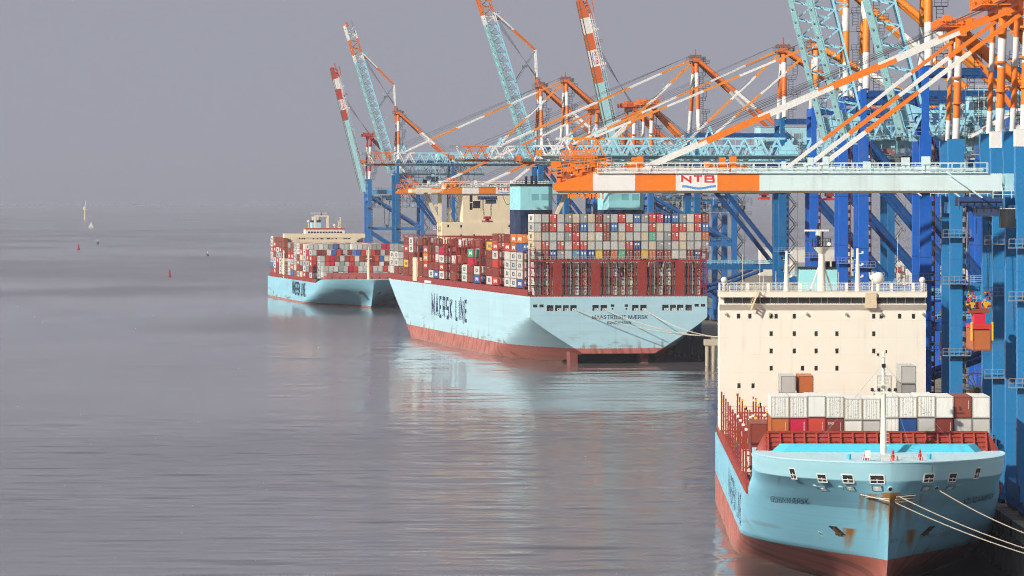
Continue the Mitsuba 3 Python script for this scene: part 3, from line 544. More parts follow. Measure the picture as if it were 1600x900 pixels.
for x, l, z0, code, lab, kw in ((h1x(1221), 160, 20.9, 's', 'grey container in front of the deckhouse, behind the leftmost white one', {}), (h1x(1248), 160, 20.9, 'q', 'rust brown container in front of the deckhouse near its left side', {}), (h1x(1396), 150, 22.9, 's', 'light grey container with yellow label topmost in front of the deckhouse', {}),
        (h1x(1396), 150, 19.95, 'g', 'grey container below the topmost one in front of the deckhouse', {}), (h1x(1366), 160, 21.0, 'w', 'white container with bare frame in front of the deckhouse by the foremast', {}), (-15.2, 60, 18.0, 'b', 'brown container standing alone left of the white front row', {})):
    k = thing('shipping_container', lab, 'container', grp); g = MB(); container_mesh(g, (x, l, z0), PAINTS[code][1], style='ribs', side=-1); put(k, g, S1, own=True)
    g = MB().bb(x - 1.1, x + 1.1, l - 5.8, l + 5.8, DK1 + 2.4, z0 - .02, (.2, .05, .04)); put('stack_base', g, S1, k)

# ------------------------------------------------------------------ the giant ship, stern towards us
SL2 = -0.158
S2 = Frame(34.8, 1458, SL2)
ship = thing('container_ship', 'giant pale blue container ship with full stern stacks and twin funnels, middle one', 'container ship', 'container ships along the quay')
B2, DK2, LEN2 = 29.3, 21.7, 392.0
def half2(l, z):
    t = max(0.0, min(1.0, l / 105.0)); zc = 15.0 * (1 - t) - 3 * t; zb = 3.2 - 8.5 * min(1, l / 55.0); bb = 11.8 + (B2 - 11.8) * t ** 0.9
    if z >= zc: b = B2
    else:
        q = min(1.0, (zc - z) / max(0.5, zc - zb)); b = B2 - (B2 - bb) * (q ** 1.12)
    d = LEN2 - l; F = float(np.interp(z, [0, 5, 12, 22], [105, 92, 66, 36])); st = float(np.interp(z, [0, 5, 12, 22], [7, 6, 4, 0]))
    q = min(1, max(0, (d - st) / F)); return b * (1 - (1 - q) ** 1.9) ** float(np.interp(z, [0, 22], [1.2, .6]))
rows = [-2.5, -1, 0, 1, 2, 3, 4, 5, 6, 7, 8, 10, 12, 13.5, 14.5, 15, 16, 18, 20, DK2]
ls = np.concatenate([np.linspace(0, 110, 34), np.linspace(118, 285, 16), np.linspace(292, LEN2, 34)])
v = np.zeros((len(rows), len(ls), 3))
for j, z in enumerate(rows):
    for i, l in enumerate(ls):
        zz = max(z, 3.2 - 8.5 * min(1, l / 55.0)); v[j, i] = (half2(l, zz), l + 0.02, zz)
g = hull_mesh(v, end=False)
put('hull', g, S2, ship, 'hull_paint', color=False, smooth=30)
prof = [(-half2(0, z), z) for z in np.linspace(3.2, DK2, 40)]; prof = prof + [(-x, z) for x, z in prof[::-1]]
g = MB(); pts = [(x, 0, z) for x, z in prof]; n = len(pts) // 2
g.add(pts, [(i, len(pts) - 1 - i, len(pts) - 2 - i) for i in range(n - 1)] + [(i, len(pts) - 2 - i, i + 1) for i in range(n - 1)], (1, 1, 1)); put('transom', g, S2, ship, 'hull_paint', color=False, smooth=False)
for x in (-14.4, 9.0): put('rudder', MB().bb(x - 1.3, x + 1.3, 3, 9, -3, 3.8 if x < 0 else 3.5, (.22, .07, .06)), S2, ship)
def s2x(px, l=0): return (px - 800) * (1458 + l) / FOCAL - 34.8 - SL2 * l
def s2z(py, l=0): return EYE - (py - HORIZON) * (1458 + l) / FOCAL
for px, w, h, py in ((834.5, 1.4, .9, 477.5), (844.5, 1.4, .9, 477.5), (858, 2.1, 1.9, 481), (871, 2.1, 1.9, 481), (883, 1.9, 1.9, 481), (895, 2.1, 1.9, 481), (930, 2.1, 1.9, 481), (943, 2.1, 1.9, 481), (957, 1.1, .8, 477.5), (979, 1.1, .8, 477.5), (993, 2.1, 1.9, 481), (1006, 2.1, 1.9, 481), (1041, 2.1, 1.9, 481), (1053, 1.9, 1.9, 481), (1064.5, 2.1, 1.9, 481), (1078, 2.1, 1.9, 481), (1091, 1.4, .9, 477.5), (1101, 1.4, .9, 477.5)):
    x, z = s2x(px), s2z(py); k = put('mooring_port', MB().bb(x - w / 2, x + w / 2, -.05, 0, z - h / 2, z + h / 2, DARK), S2, ship)
    if h > 1: put('fairlead', MB().bb(x - w * .2, x + w * .45, -.12, -.06, z - h / 2 + .05, z - .1, (.16, .10, .10) if px in (858, 1078) else (.6, .68, .7)).bb(x - .1, x + .25, -.15, -.121, z - .6, z - .3, DARK), S2, k)
for px in (957, 979): put('porthole', MB().tube((s2x(px), -.04, s2z(482.5)), (s2x(px), .02, s2z(482.5)), .3, DARK), S2, ship)
def flat(text, h, xc, z, l=-.05):
    m = meshkit.text_mesh(text, h, 0.03, bold=True); m.apply_transform(trimesh.transformations.rotation_matrix(math.pi / 2, (1, 0, 0))); b = m.bounds; m.apply_translation((xc - (b[0][0] + b[1][0]) / 2, l, z)); return MB().mesh(m, NAVY)
g = flat('MAASTRICHT MÆRSK', 1.25, s2x(968.5), s2z(498.5)); put('name_lettering', g, S2, ship)
g = flat('KØBENHAVN', .95, s2x(967.5), s2z(506.5)); put('port_lettering', g, S2, ship)
def side2(px, x=-B2):
    """Distance from the stern of what shows at column px on the left flank."""
    k = (px - 800) / FOCAL; return (34.8 + x - k * 1458) / (k - SL2)
lt0, lt1 = side2(672.5), side2(728.5)
w0 = block_text('MAERSK LINE', 1, 1.0, gap=.17, wide=.55)[2]; st = (lt0 - lt1) / (w0 * 8.2)
words('hull_lettering', ship, S2, 'MAERSK LINE', 8.2, lambda u, v: (-B2 - .08, lt0 - u, 9.6 + v), NAVY, st, gap=.17, wide=.55)
# red coaming, lashing bridges and stern frame
LASH = (0.27, 0.035, 0.028)
g = MB()
for s in (-1, 1):
    g.bb(s * (B2 - .1), s * (B2 - .5), 6, 350, DK2, DK2 + 2.2, LASH)
put('coaming', g, S2, ship)
g = MB(); ZF = 33.6
g.bb(-B2 + .2, B2 - .2, 1.0, 2.2, ZF - .6, ZF, LASH); g.bb(-B2 + .2, B2 - .2, 1.2, 2.0, DK2, DK2 + .5, LASH); g.rail([(-B2 + .3, 1.1, ZF), (B2 - .3, 1.1, ZF)], (.5, .42, .36), 1.2, 1.3, .08, 2)
PIT = 2.53
colx = [(-11.5 + i) * PIT + 0.55 for i in range(24)]
for i in range(25):
    x = (-12 + i) * PIT + .55
    if abs(x) < B2 - .1: g.bb(x - .15, x + .15, 1.2, 1.7, DK2 + .501, ZF - .601, LASH)
for zz in (25.2, 28.2, 31.0): g.bb(-B2 + .2, B2 - .2, 1.95, 2.4, zz, zz + .22, LASH)
for s in (-1, 1):
    x = s * (B2 - 1.1)
    for zz in np.arange(DK2 + 3, 37.5, 3.0): g.bb(x - .9, x + .9, .9, 2.4, zz, zz + .25, LASH); g.rail([(x - .9, .9, zz + .25), (x + .9, .9, zz + .25)], LASH, 1.1, .9, .1, 2)
    for dx in (-.9, .9): g.bb(x + dx - .18, x + dx + .18, .9, 1.3, DK2, 37.3, LASH)
put('stern_frame', g, S2, ship)
g = MB()
for i in range(24):
    x = (-12 + i + .5) * PIT + .55
    if abs(x) > B2 - 1.2 or any(abs(x - s2x(q)) < 1.9 for q in (870.5, 931, 1004.5, 1065)): continue
    for o in (-.42, .30): g.bb(x + o - .06, x + o + .06, 1.95, 2.05, DK2 + .6, ZF - .7, LGREY)
    for t in range(4):
        for o in (-.62, .1):
            z = DK2 + .9 + t * 2.93
            for h in (0, 1.35):
                if rng.random() < .75: g.bb(x + o, x + o + .55, 2.42, 2.5, z + h + rng.uniform(0, .3), z + h + rng.uniform(.6, 1.0), rng.choice([(.62, .58, .48), (.55, .5, .4), LGREY, WHITE, (.40, .34, .26)]))
put('lashing_rod', g, S2, ship, kind='stuff')
for px in (870.5, 931, 1004.5, 1065): x = s2x(px); put('frame_panel', MB().bb(x - 1.55, x + 1.55, .85, 1.09, DK2 + .05, ZF - .65, (.29, .04, .032)), S2, ship)
BAY = [608.5, 615.6, 623.2, 630.8, 638.6, 646.6, 652.8, 661.4, 670, 677.8, 686.6, 695.6, 705, 713.2, 722.4, 731.7, 741.8, 750.9, 761.4, 774.2, 781.8, 789.7, 800.3, 811, 822.1, 832.8]
def bayl(i): return side2(BAY[i]) if i < 18 else 9.1 + (24 - i) * (side2(BAY[18]) - 9.1) / 6
for i in range(2, 24):
    l = (bayl(i) + bayl(i + 1)) / 2
    top = 38.6 if i < 18 else 36.0
    g = MB()
    for dl in (-.45, .45):
        for x in list(np.arange(-B2 + .4, B2, 5.06)): g.bb(x - .2, x + .2, l + dl - .16, l + dl + .16, DK2, top, LASH)
    for zz in np.arange(DK2 + 3.0, top, 2.95): g.bb(-B2 + .4, B2 - .4, l - .4, l + .4, zz, zz + .2, LASH)
    g.rail([(-B2 + .4, l, top), (B2 - .4, l, top)], LASH, 1.1, 5.06, .12, 1); g.beam((-B2 + .2, l - 1.0, top + .2), (-B2 + .2, l + 1.0, top + .9), .3, .3, LASH)
    if i in (5, 8, 12, 15): g.beam((-B2 + .3, l + .5, DK2 + 8), (-B2 + .3, l + 6, DK2 + 12), .18, .18, LASH)
    put('lashing_bridge', g, S2, ship)
for i in range(2, 24):
    l = bayl(i); put('hatch_cover', MB().bb(-B2 + 2.6, B2 - 2.6, l - 6.2, l + 6.2, DK2, DK2 + 2.3, (.16, .04, .03)), S2, ship)
# deckhouse with its bridge, and the two funnels
def q2(px, l): return (px - 800) * (1458 + l) / FOCAL - 34.8 - SL2 * l
L2 = 262.0
x0, x1, xu = q2(688, L2), 22.0, q2(721, L2)
hs = put('deckhouse', MB().bb(x0, x1, L2, L2 + 14, DK2, s2z(347, L2), CREAM2).bb(xu, x1 - 4, L2 + .5, L2 + 13, s2z(347, L2), s2z(301, L2), CREAM2), S2, ship, 'paint_clean')
zb = s2z(301, L2)
put('bridge', MB().bb(-B2 - 3.5, B2 + 3.5, L2 - .8, L2 + 9, zb, zb + 1.4, CREAM2).bb(-20, 20, L2 - .4, L2 + 9, zb + 1.4, zb + 4.0, CREAM2).bb(-21, 21, L2 - .9, L2 + 9.5, zb + 4.0, zb + 4.4, CREAM2), S2, ship)
for k in range(12): put('bridge_window', MB().bb(-19 + k * 3.2, -16.4 + k * 3.2, L2 - .46, L2 - .41, zb + 2.0, zb + 3.3, DARK), S2, ship, 'window_glass', color=False)
for px in (734, 801.5):
    for py in (310.5, 322.5): x, z = q2(px, L2), s2z(py, L2); put('window', MB().bb(x - .55, x + .55, L2 + .42, L2 + .5, z - 1.3, z + 1.3, DARK), S2, ship, 'window_glass', color=False)
for px, py in ((697.5, 353), (718, 353.5), (794, 353), (718, 368), (738.5, 368)):
    x, z = q2(px, L2), s2z(py, L2); put('window', MB().bb(x - .35, x + .35, L2 - .06, L2 - .002, z - .5, z + .5, DARK), S2, ship, 'window_glass', color=False)
g = MB(); xw = q2(664, L2); xs_ = x0 + .1
g.beam((xw, L2 + 4, zb), (x0 - .6, L2 + 4, s2z(348, L2)), 1.6, 1.3, CREAM2); put('wing_support', g, S2, ship); g = MB(); g.beam((x0 - .3, L2 + 4.1, zb), (x0 - .3, L2 + 4.1, DK2), 1.4, 1.4, CREAM2); g.beam((q2(676, L2), L2 + 4, s2z(321, L2)), (x0 - .4, L2 + 4, s2z(321, L2)), .8, .8, CREAM2)
put('wing_support', g, S2, ship); g = MB(); g.beam((x1 + 6, L2 + 4, zb), (x1 + .6, L2 + 4, s2z(348, L2)), 1.6, 1.3, CREAM2); put('wing_support', g, S2, ship); g = MB(); g.rail([(x0 - 2.8, L2 + 3, s2z(357, L2)), (x0 - .5, L2 + 3, s2z(357, L2))], CREAM2, 1.1, .6, .12, 2); g.bb(x0 - 2.8, x0 - .5, L2 + 2.5, L2 + 5, s2z(358, L2) - .2, s2z(358, L2), CREAM2)
put('wing_platform', g, S2, ship)
g = MB(); xm = q2(704, L2); g.tube((xm, L2 + 8, s2z(347, L2)), (xm, L2 + 8, s2z(330, L2)), 1.0, WHITE, .5); g.sphere((xm, L2 + 8, s2z(329, L2)), 1.1, WHITE); g.beam((xm - 1.6, L2 + 8, s2z(347, L2)), (xm, L2 + 8, s2z(332, L2)), .3, .3, WHITE); g.beam((xm + 1.6, L2 + 8, s2z(347, L2)), (xm, L2 + 8, s2z(332, L2)), .3, .3, WHITE); g.tube((xm, L2 + 8, s2z(329, L2)), (xm, L2 + 8, s2z(310, L2)), .25, WHITE)
put('satellite_mast', g, S2, ship)
LF = 82.0
for a, b in ((804, 863), (944, 1008)):
    x0f, x1f = q2(a, LF), q2(b, LF); zc_, zn = s2z(291.5, LF), s2z(328, LF); r = 1.6
    def ring(z): return [(x0f + r, LF, z), (x1f - r, LF, z), (x1f, LF + r, z), (x1f, LF + 13, z), (x0f, LF + 13, z), (x0f, LF + r, z)]
    def slab(z0, z1, col):
        lo, hi = ring(z0), ring(z1); g = MB(); n = 6
        for k in range(n): g.quad(lo[k], lo[(k + 1) % n], hi[(k + 1) % n], hi[k], col)
        return g.poly(hi, col)
    f = put('funnel', slab(DK2, zn, NAVY), S2, ship); put('funnel_band', slab(zn, zc_, TEAL), S2, f); put('funnel_top', slab(zc_, zc_ + .9, DARK), S2, f)
    for u in (.52, .78):
        xx = x0f + (x1f - x0f) * u
        for zq in (s2z(308, LF), s2z(333, LF)):
            k = put('louvre', MB().bb(xx - 1.25, xx + 1.25, LF - .06, LF - .003, zq - 1.1, zq + 1.1, (.16, .42, .48) if zq > zn else DARK), S2, ship)
    g = MB()
    for u in (.35, .5, .62): g.tube((x0f + (x1f - x0f) * u, LF + 6, zc_), (x0f + (x1f - x0f) * u, LF + 6, zc_ + 3.2 + u), .45, DARK)
    put('exhaust_pipe', g, S2, ship); put('funnel_rail', MB().rail([(x0f + .2, LF + .3, zc_ + .9), (x1f - .2, LF + .3, zc_ + .9)], DARK, 1.1, 1.0, .1, 2), S2, ship)
put('casing', MB().bb(q2(863, LF) + .3, q2(944, LF) - .3, LF + 3, LF + 12, DK2, s2z(352, LF), NAVY), S2, ship)
# cargo at the stern: 24 across, five tiers in full view, four more behind the frame
grp = 'containers stacked across the stern of the giant ship'
STERN = ['wwsrsgtgtbgsrsugrcnugwrbrs', 'wsbrsrbusrbusrssrtsrrtrur', 'ttswsgrstwbstsstvsgrtssqsb', 'wtrsrsrrssswsrnstggstssggs', 'wsbngskunymqvmmyqmbwsmnsts']
H2 = 2.95; zt0 = ZF + .35
for t in range(5):
    row = STERN[t]; z0 = zt0 + (4 - t) * H2
    for i in range(1, 24):
        code = row[i]; x = colx[i] - .3
        nm, col, mk = PAINTS[code]
        k = thing('shipping_container', f'{nm} container, {ORD[i]} from the left in the {TIER[4 - t] if t else "top"} tier above the stern frame', 'container', grp); g = MB()
        container_mesh(g, (x, 3.0 + 6.1, z0), shade(col, .08), W=2.36, H=2.82, cols=MARKS[mk], side=-1 if i == 1 else 0); put(k, g, S2, own=True)
        if i == 1: g = MB(); g.bb(x - 1.23, x - 1.18, 7.5, 11, z0 + .8, z0 + 2.1, (.12, .14, .18)); put('marking', g, S2, k)
g = MB()
for t in range(4):
    for i in range(2, 23):
        if rng.random() < .06: continue
        code = rng.choice('wwwtsssgbr'); container_mesh(g, (colx[i] - .3, 3.4 + 6.1, DK2 + .5 + t * 2.93), tuple(min(.8, 1.25 * q) for q in shade(PAINTS[code][1], .1)), W=2.34, H=2.8, cols=MARKS[PAINTS[code][2]])
put('stacked_containers', g, S2, kind='stuff', label='lower tiers of containers half hidden behind the red stern frame')
grp = 'containers along the left side of the giant ship'
# stacks seen along the left flank, from the bow aft; codes from the top tier down, '.' = nothing there
SIDE = {0: 'gwww', 1: 'gwwb', 3: '.brbyb', 4: 'wwbbb', 6: 'b..bb', 7: '.qorb', 8: '...bw', 9: '...bu', 10: '..cwrw', 12: '...mb', 14: '....ww', 15: '.vcbb', 16: '....wu', 18: 'ybbbw', 19: 'brwrbr', 21: 'mrwwww', 22: 'oqwsww', 23: 'ouwwwu', 24: 'swww'}
for i, st in SIDE.items():
    l = bayl(i) ; n = len(st); rows_ = list(st[::-1]); zb_ = DK2 + (.5 if i == 24 else 2.5)
    for t, code in enumerate(rows_):
        if code == '.': continue
        nm, col, mk = PAINTS[code]
        k = thing('shipping_container', f'{nm} container, {TIER[t]} tier, {ORD[i + 1]} bay from the bow, left flank', 'container', grp); g = MB()
        c = (colx[1] - .3 if i == 24 else -B2 + 1.35, l, zb_ + t * H2); L_ = 12.19
        container_mesh(g, c, shade(col, .08), H=2.82, side=-1, cols=MARKS[mk]); put(k, g, S2, own=True)
        if code in 'wrsqouyvtk' and rng.random() < .85:
            xs = c[0] - 1.23; dk = (.10, .12, .16) if code in 'wsty' else (.75, .75, .74); g = MB()
            if code in 'ws': g.bb(xs, xs + .05, l - 2.4, l + 2.6, c[2] + .8, c[2] + 2.1, dk); g.bb(xs - .01, xs, l - .6, l + .6, c[2] + 1.1, c[2] + 1.8, (.55, .6, .62))
            else:
                for q in range(3): g.bb(xs, xs + .05, l - 3.4 + q * 2.3, l - 2.0 + q * 2.3, c[2] + .8 + .25 * (q % 2), c[2] + 1.9, dk)
            put('marking', g, S2, k, kind='stuff')
g = MB()
for i in range(3, 24):
    l = bayl(i)
    for r_ in range(1, 7):
        for t in range(rng.randint(2, 5) if i < 18 else 5):
            if rng.random() < .25 and i < 18: continue
            container_mesh(g, (-B2 + 1.35 + r_ * PIT, l, DK2 + 2.5 + t * H2), shade(PAINTS[rng.choice('bbbmrwsgut')][1]), H=2.82, face=0)
put('stacked_containers', g, S2, kind='stuff', label='inner container stacks showing between the red lashing bridges')
put('pilot_locker', MB().bb(-B2 - .2, -B2 + 2, side2(645.5) - 5, side2(645.5) + 5, DK2 + .5, DK2 + 9.5, CREAM2), S2, ship)
put('deck_crane', MB().bb(-B2 + 1, -B2 + 2.2, side2(772.5) - 1.2, side2(772.5) + 1.2, DK2 + 7, DK2 + 13, CREAM2).bb(-B2 + .6, -B2 + 2.2, side2(771) - 5, side2(771) + 4, DK2 + 6.4, DK2 + 7.2, CREAM2), S2, ship)
put('accommodation_ladder', MB().bb(-B2 - .3, -B2 + .2, side2(666) - 8, side2(666) + 8, DK2 + .3, DK2 + 1.2, WHITE), S2, ship)

# ------------------------------------------------------------------ the far ship, bow towards us
S3 = Frame(-68.5, 2220, -0.162)
ship = thing('container_ship', 'fully loaded pale blue container ship with winged cream bridge, farthest one', 'container ship', 'container ships along the quay')
B3, DK3 = 21.6, 11.6
stem3, half3 = bow([(-3, 14, 120, 1.7, 2.3), (0, 11, 112, 1.7, 2.2), (3, 8, 86, 1.8, 1.7), (6, 5, 66, 2.0, 1.2), (9, 2, 52, 2.1, .9), (12, .8, 44, 2.2, .72), (14.5, 0, 40, 2.3, .62)], B3)
v = hull_grid(np.array([-3, -1, 0, 1, 2, 3, 4.5, 6, 7.5, 9, 10.5, DK3]), B3, 292, stem3, half3, 60); put('hull', hull_mesh(v), S3, ship, 'hull_paint', color=False, smooth=40)
v = hull_grid(np.array([DK3, 12.6, 13.4, 14.2]), B3, 62, stem3, half3, 40)
v[1:, :, 2] -= ((v[1:, :, 1] / 62) ** 3) * (v[1:, :, 2] - DK3) * .98; put('forecastle', hull_mesh(v, end=False), S3, ship, 'hull_paint', color=False, smooth=40)
def side3(px, x=-B3): k = (px - 800) / FOCAL; return (-68.5 + x - k * 2220) / (k + .162)
la, lb = side3(456.5), side3(477)
w0 = block_text('MAERSK LINE', 1, 1.0, gap=.17, wide=.55)[2]
words('hull_lettering', ship, S3, 'MAERSK LINE', 7.2, lambda u, v: (-B3 - .25, la - u, 3.6 + v), NAVY, (la - lb) / (w0 * 7.2), gap=.17, wide=.55)
g = MB()
for s in (-1, 1): g.bb(s * (B3 - .1), s * (B3 - .5), 62, 285, DK3, DK3 + 1.9, LASH)
put('coaming', g, S3, ship)
put('breakwater', MB().hexa([(-18.4, 41, 12.6), (18.4, 41, 12.6), (-18.4, 43, 12.6), (18.4, 43, 12.6), (-18.4, 42.5, 17.0), (18.4, 42.5, 17.0), (-18.4, 43.2, 17.0), (18.4, 43.2, 17.0)], (.34, .08, .07)), S3, ship)
for s in (-1, 1): put('breakwater_wing', MB().bb(s * 18.5, s * 18.8, 43.3, 60, 11.7, 15.5, (.34, .08, .07)), S3, ship)
put('foremast', MB().tube((0.8, 26, 14), (0.8, 26, 27), .8, CREAM2, .5).tube((.8, 26, 27), (.8, 26, 30), .3, CREAM2).box((.8, 25.8, 24.5), (3, .3, .4), CREAM2), S3, ship)
for px, py, s in ((563, 455, -1), (596, 456, 1)): x = s * 4.2; k = put('anchor_pocket', MB().box((x, 12 + 0, 8.6), (2.6, 5, 1.8), (.35, .55, .6)).box((x - .8, 10, 7.6), (2.2, 3, 1.6), (.05, .05, .05)), S3, ship)
g = MB()
for k in range(9): g.box((-16 + k * 4, 37 + abs(k - 4) * .6, 14.6), (.9, .9, 1.1), (.05, .09, .08))
put('mooring_winch', g, S3, ship)
L3 = 200.0
def q3(px, l): return (px - 800) * (2220 + l) / FOCAL + 68.5 + .162 * l
def z3(py, l): return EYE - (py - HORIZON) * (2220 + l) / FOCAL
xa, xb = q3(443, L3), q3(570, L3)
hs = put('deckhouse', MB().bb(q3(464, L3), q3(549, L3), L3, L3 + 14, DK3, z3(372, L3), CREAM2), S3, ship)
g = MB().bb(xa, xb, L3 - .5, L3 + 7, z3(371.5, L3), z3(365, L3), CREAM2)
for s, a, b in ((1, 443.5, 464), (-1, 569.5, 549)):
    for k in range(8):
        t0, t1 = k / 8, (k + 1) / 8; xx0, xx1 = q3(b + (a - b) * t0, L3), q3(b + (a - b) * t1, L3); d = 3.6 * (1 - math.sqrt(max(0, 1 - (1 - t0) ** 2.2))); g.bb(min(xx0, xx1), max(xx0, xx1), L3 - .45, L3 + 6.9, z3(371.5, L3) - .05 - 5.5 * (1 - t0) ** 3, z3(371.5, L3) + .01, CREAM2)
put('bridge_wing', g, S3, ship)
put('bridge', MB().bb(q3(476, L3), q3(538, L3), L3 - .7, L3 + 8, z3(365, L3), z3(361, L3), (.75, .72, .68)).bb(q3(476, L3), q3(537, L3), L3 - .6, L3 + 8, z3(361, L3), z3(358.4, L3), (.70, .66, .6)), S3, ship)
put('bridge_roof', MB().bb(q3(475.5, L3), q3(538, L3), L3 - 1, L3 + 8.5, z3(358.4, L3), z3(356.2, L3), (.42, .10, .07)), S3, ship)
for k in range(12): a = q3(480 + k * 4.55, L3); put('bridge_window', MB().bb(a, a + 1.2, L3 - .78, L3 - .61, z3(364.3, L3), z3(361.6, L3), DARK), S3, ship, 'window_glass', color=False)
for px in (467.5, 471.5, 474.5, 489, 495, 501, 503.5, 511, 513.5, 518, 524.5, 537, 540, 543.5, 545.5): a = q3(px, L3); put('window', MB().bb(a - .4, a + .4, L3 - .06 if 464 < px < 549 else L3 - .56, L3 - .003, z3(373.8, L3), z3(371.9, L3), DARK), S3, ship, 'window_glass', color=False)
put('funnel', MB().bb(q3(497, L3), q3(511, L3), L3 + 30, L3 + 40, 30, z3(347.5, L3 + 30), TEAL), S3, ship)
put('funnel_top', MB().bb(q3(497.2, L3), q3(510.8, L3), L3 + 30.2, L3 + 39.8, z3(347.5, L3 + 30), z3(344, L3 + 30), NAVY), S3, ship)
g = MB()
for px in (500, 504, 508): g.tube((q3(px, L3), L3 + 34, z3(344, L3 + 30)), (q3(px, L3), L3 + 34, z3(337 + abs(px - 504) * .4, L3 + 30)), .9, LGREY)
put('exhaust_pipe', g, S3, ship)
g = MB()
for px in (494.5, 514): a = q3(px, L3); g.bb(a - .6, a + .6, L3 + 8, L3 + 9.5, z3(357, L3), z3(337, L3), CREAM2)
g.bb(q3(494.5, L3), q3(514, L3), L3 + 8, L3 + 9.5, z3(338.5, L3), z3(336.5, L3), CREAM2); g.tube((q3(504, L3), L3 + 8.7, z3(336.5, L3)), (q3(504, L3), L3 + 8.7, z3(331, L3)), .3, DARK); g.box((q3(500, L3), L3 + 8.7, z3(333, L3)), (9, .5, .4), LGREY)
put('mast_frame', g, S3, ship)
for px, t in ((482, 346), (532, 340), (529, 346), (523, 352)): a = q3(px, L3); put('aerial', MB().tube((a, L3 + 3, z3(356.2, L3)), (a, L3 + 3, z3(t, L3)), .35, CREAM2, .15).sphere((a, L3 + 3, z3(t, L3)), .7 if px in (482, 523) else .35, WHITE, 1), S3, ship)
# its cargo: rising steps towards the bridge
grp = 'containers stepped behind the bow of the farthest ship'
mixc = 'wwwsssgrrbbbmcbuwsrt'
pos3 = lambda i: 52.0 + i * 14.3
stuff = MB(); nrow = 17
def tiers(i, j): return [2, 4, 5, 6, 6, 6, 6, 6, 6, 6, 0, 7, 7, 7, 7, 7][i] - (1 if i in (2, 3) and 6 <= j <= 8 else 0)
for i in range(16):
    if i == 10: continue
    for j in range(nrow if i > 1 else 15):
        x = -20.2 + j * 2.53 + (2.53 if i < 2 else 0); n = tiers(i, j); prev = tiers(i - 1, j) if i and i != 11 else 0
        for t in range(n):
            first = i <= 4 and t >= prev; leftmost = j == 0
            if not (first or leftmost or t == n - 1): continue
            code = rng.choice(mixc); nm, col, mk = PAINTS[code]; c = (x, pos3(i) + 6.1, DK3 + 2.1 + t * 2.9 + (.8 if i < 1 else 0))
            if first and i in (0, 1, 2) and len([1 for q in labels if q.startswith('shipping_container')]) < 300:
                k = thing('shipping_container', f'{nm} container, {ORD[j + 1]} from left, {TIER[t]} tier, {ORD[i + 1]} step behind the far bow', 'container', grp); g = MB()
                container_mesh(g, c, shade(col), H=2.8, face=1, style='ribs'); put(k, g, S3, own=True)
            else:
                container_mesh(stuff, c, shade(col), H=2.8, face=0)
                if leftmost and code in 'wsr' : xs = x - 1.22; stuff.bb(xs, xs + .05, c[1] - 2.2, c[1] + 2.2, c[2] + .8, c[2] + 2.1, (.13, .15, .2) if code in 'ws' else WHITE)
put('stacked_containers', stuff, S3, kind='stuff', label='rest of the container stacks on the farthest ship')
for i in range(2, 16):
    g = MB(); l = pos3(i) - .9; top = DK3 + 9
    for x in np.arange(-B3 + .4, B3, 5.05): g.bb(x - .2, x + .2, l - .3, l + .3, DK3, top, LASH)
    for zz in (DK3 + 3, DK3 + 6, DK3 + 9): g.bb(-B3 + .4, B3 - .4, l - .35, l + .35, zz, zz + .25, LASH)
    put('lashing_bridge', g, S3, ship)
put('deck_vent', MB().bb(-B3 + .1, -B3 + 1.6, side3(441.5) - 3, side3(441.5) + 3, DK3, DK3 + 15, CREAM2), S3, ship)

# ------------------------------------------------------------------ ship to shore cranes
def bandset(n, a, b, first=0.0): return [((k + 1) / n, (a, b)[k % 2]) for k in range(n)]
def logo(parent, fr, at, h):
    """The terminal's red lettering over a blue wave; at(u, v) -> a local point, u along, v up from the logo's corner."""
    b = put('logo', lettering('NTB', .46 * h, lambda u, v: at(u, v + .46 * h), (.62, .04, .04), 1.35, weight=.22, gap=.12), fr, parent)
    w = block_text('NTB', .46 * h, 1.35, weight=.22, gap=.12)[2]; g = MB()
    n = 12; f = lambda t, o: at(w * t, .18 * h + .07 * h * math.cos(t * 2 * math.pi) + o)
    for k in range(n): t0, t1 = k / n, (k + 1) / n; g.quad(f(t0, -.07 * h), f(t1, -.07 * h), f(t1, .07 * h), f(t0, .07 * h), (.10, .28, .58))
    put('wave', g, fr, b)

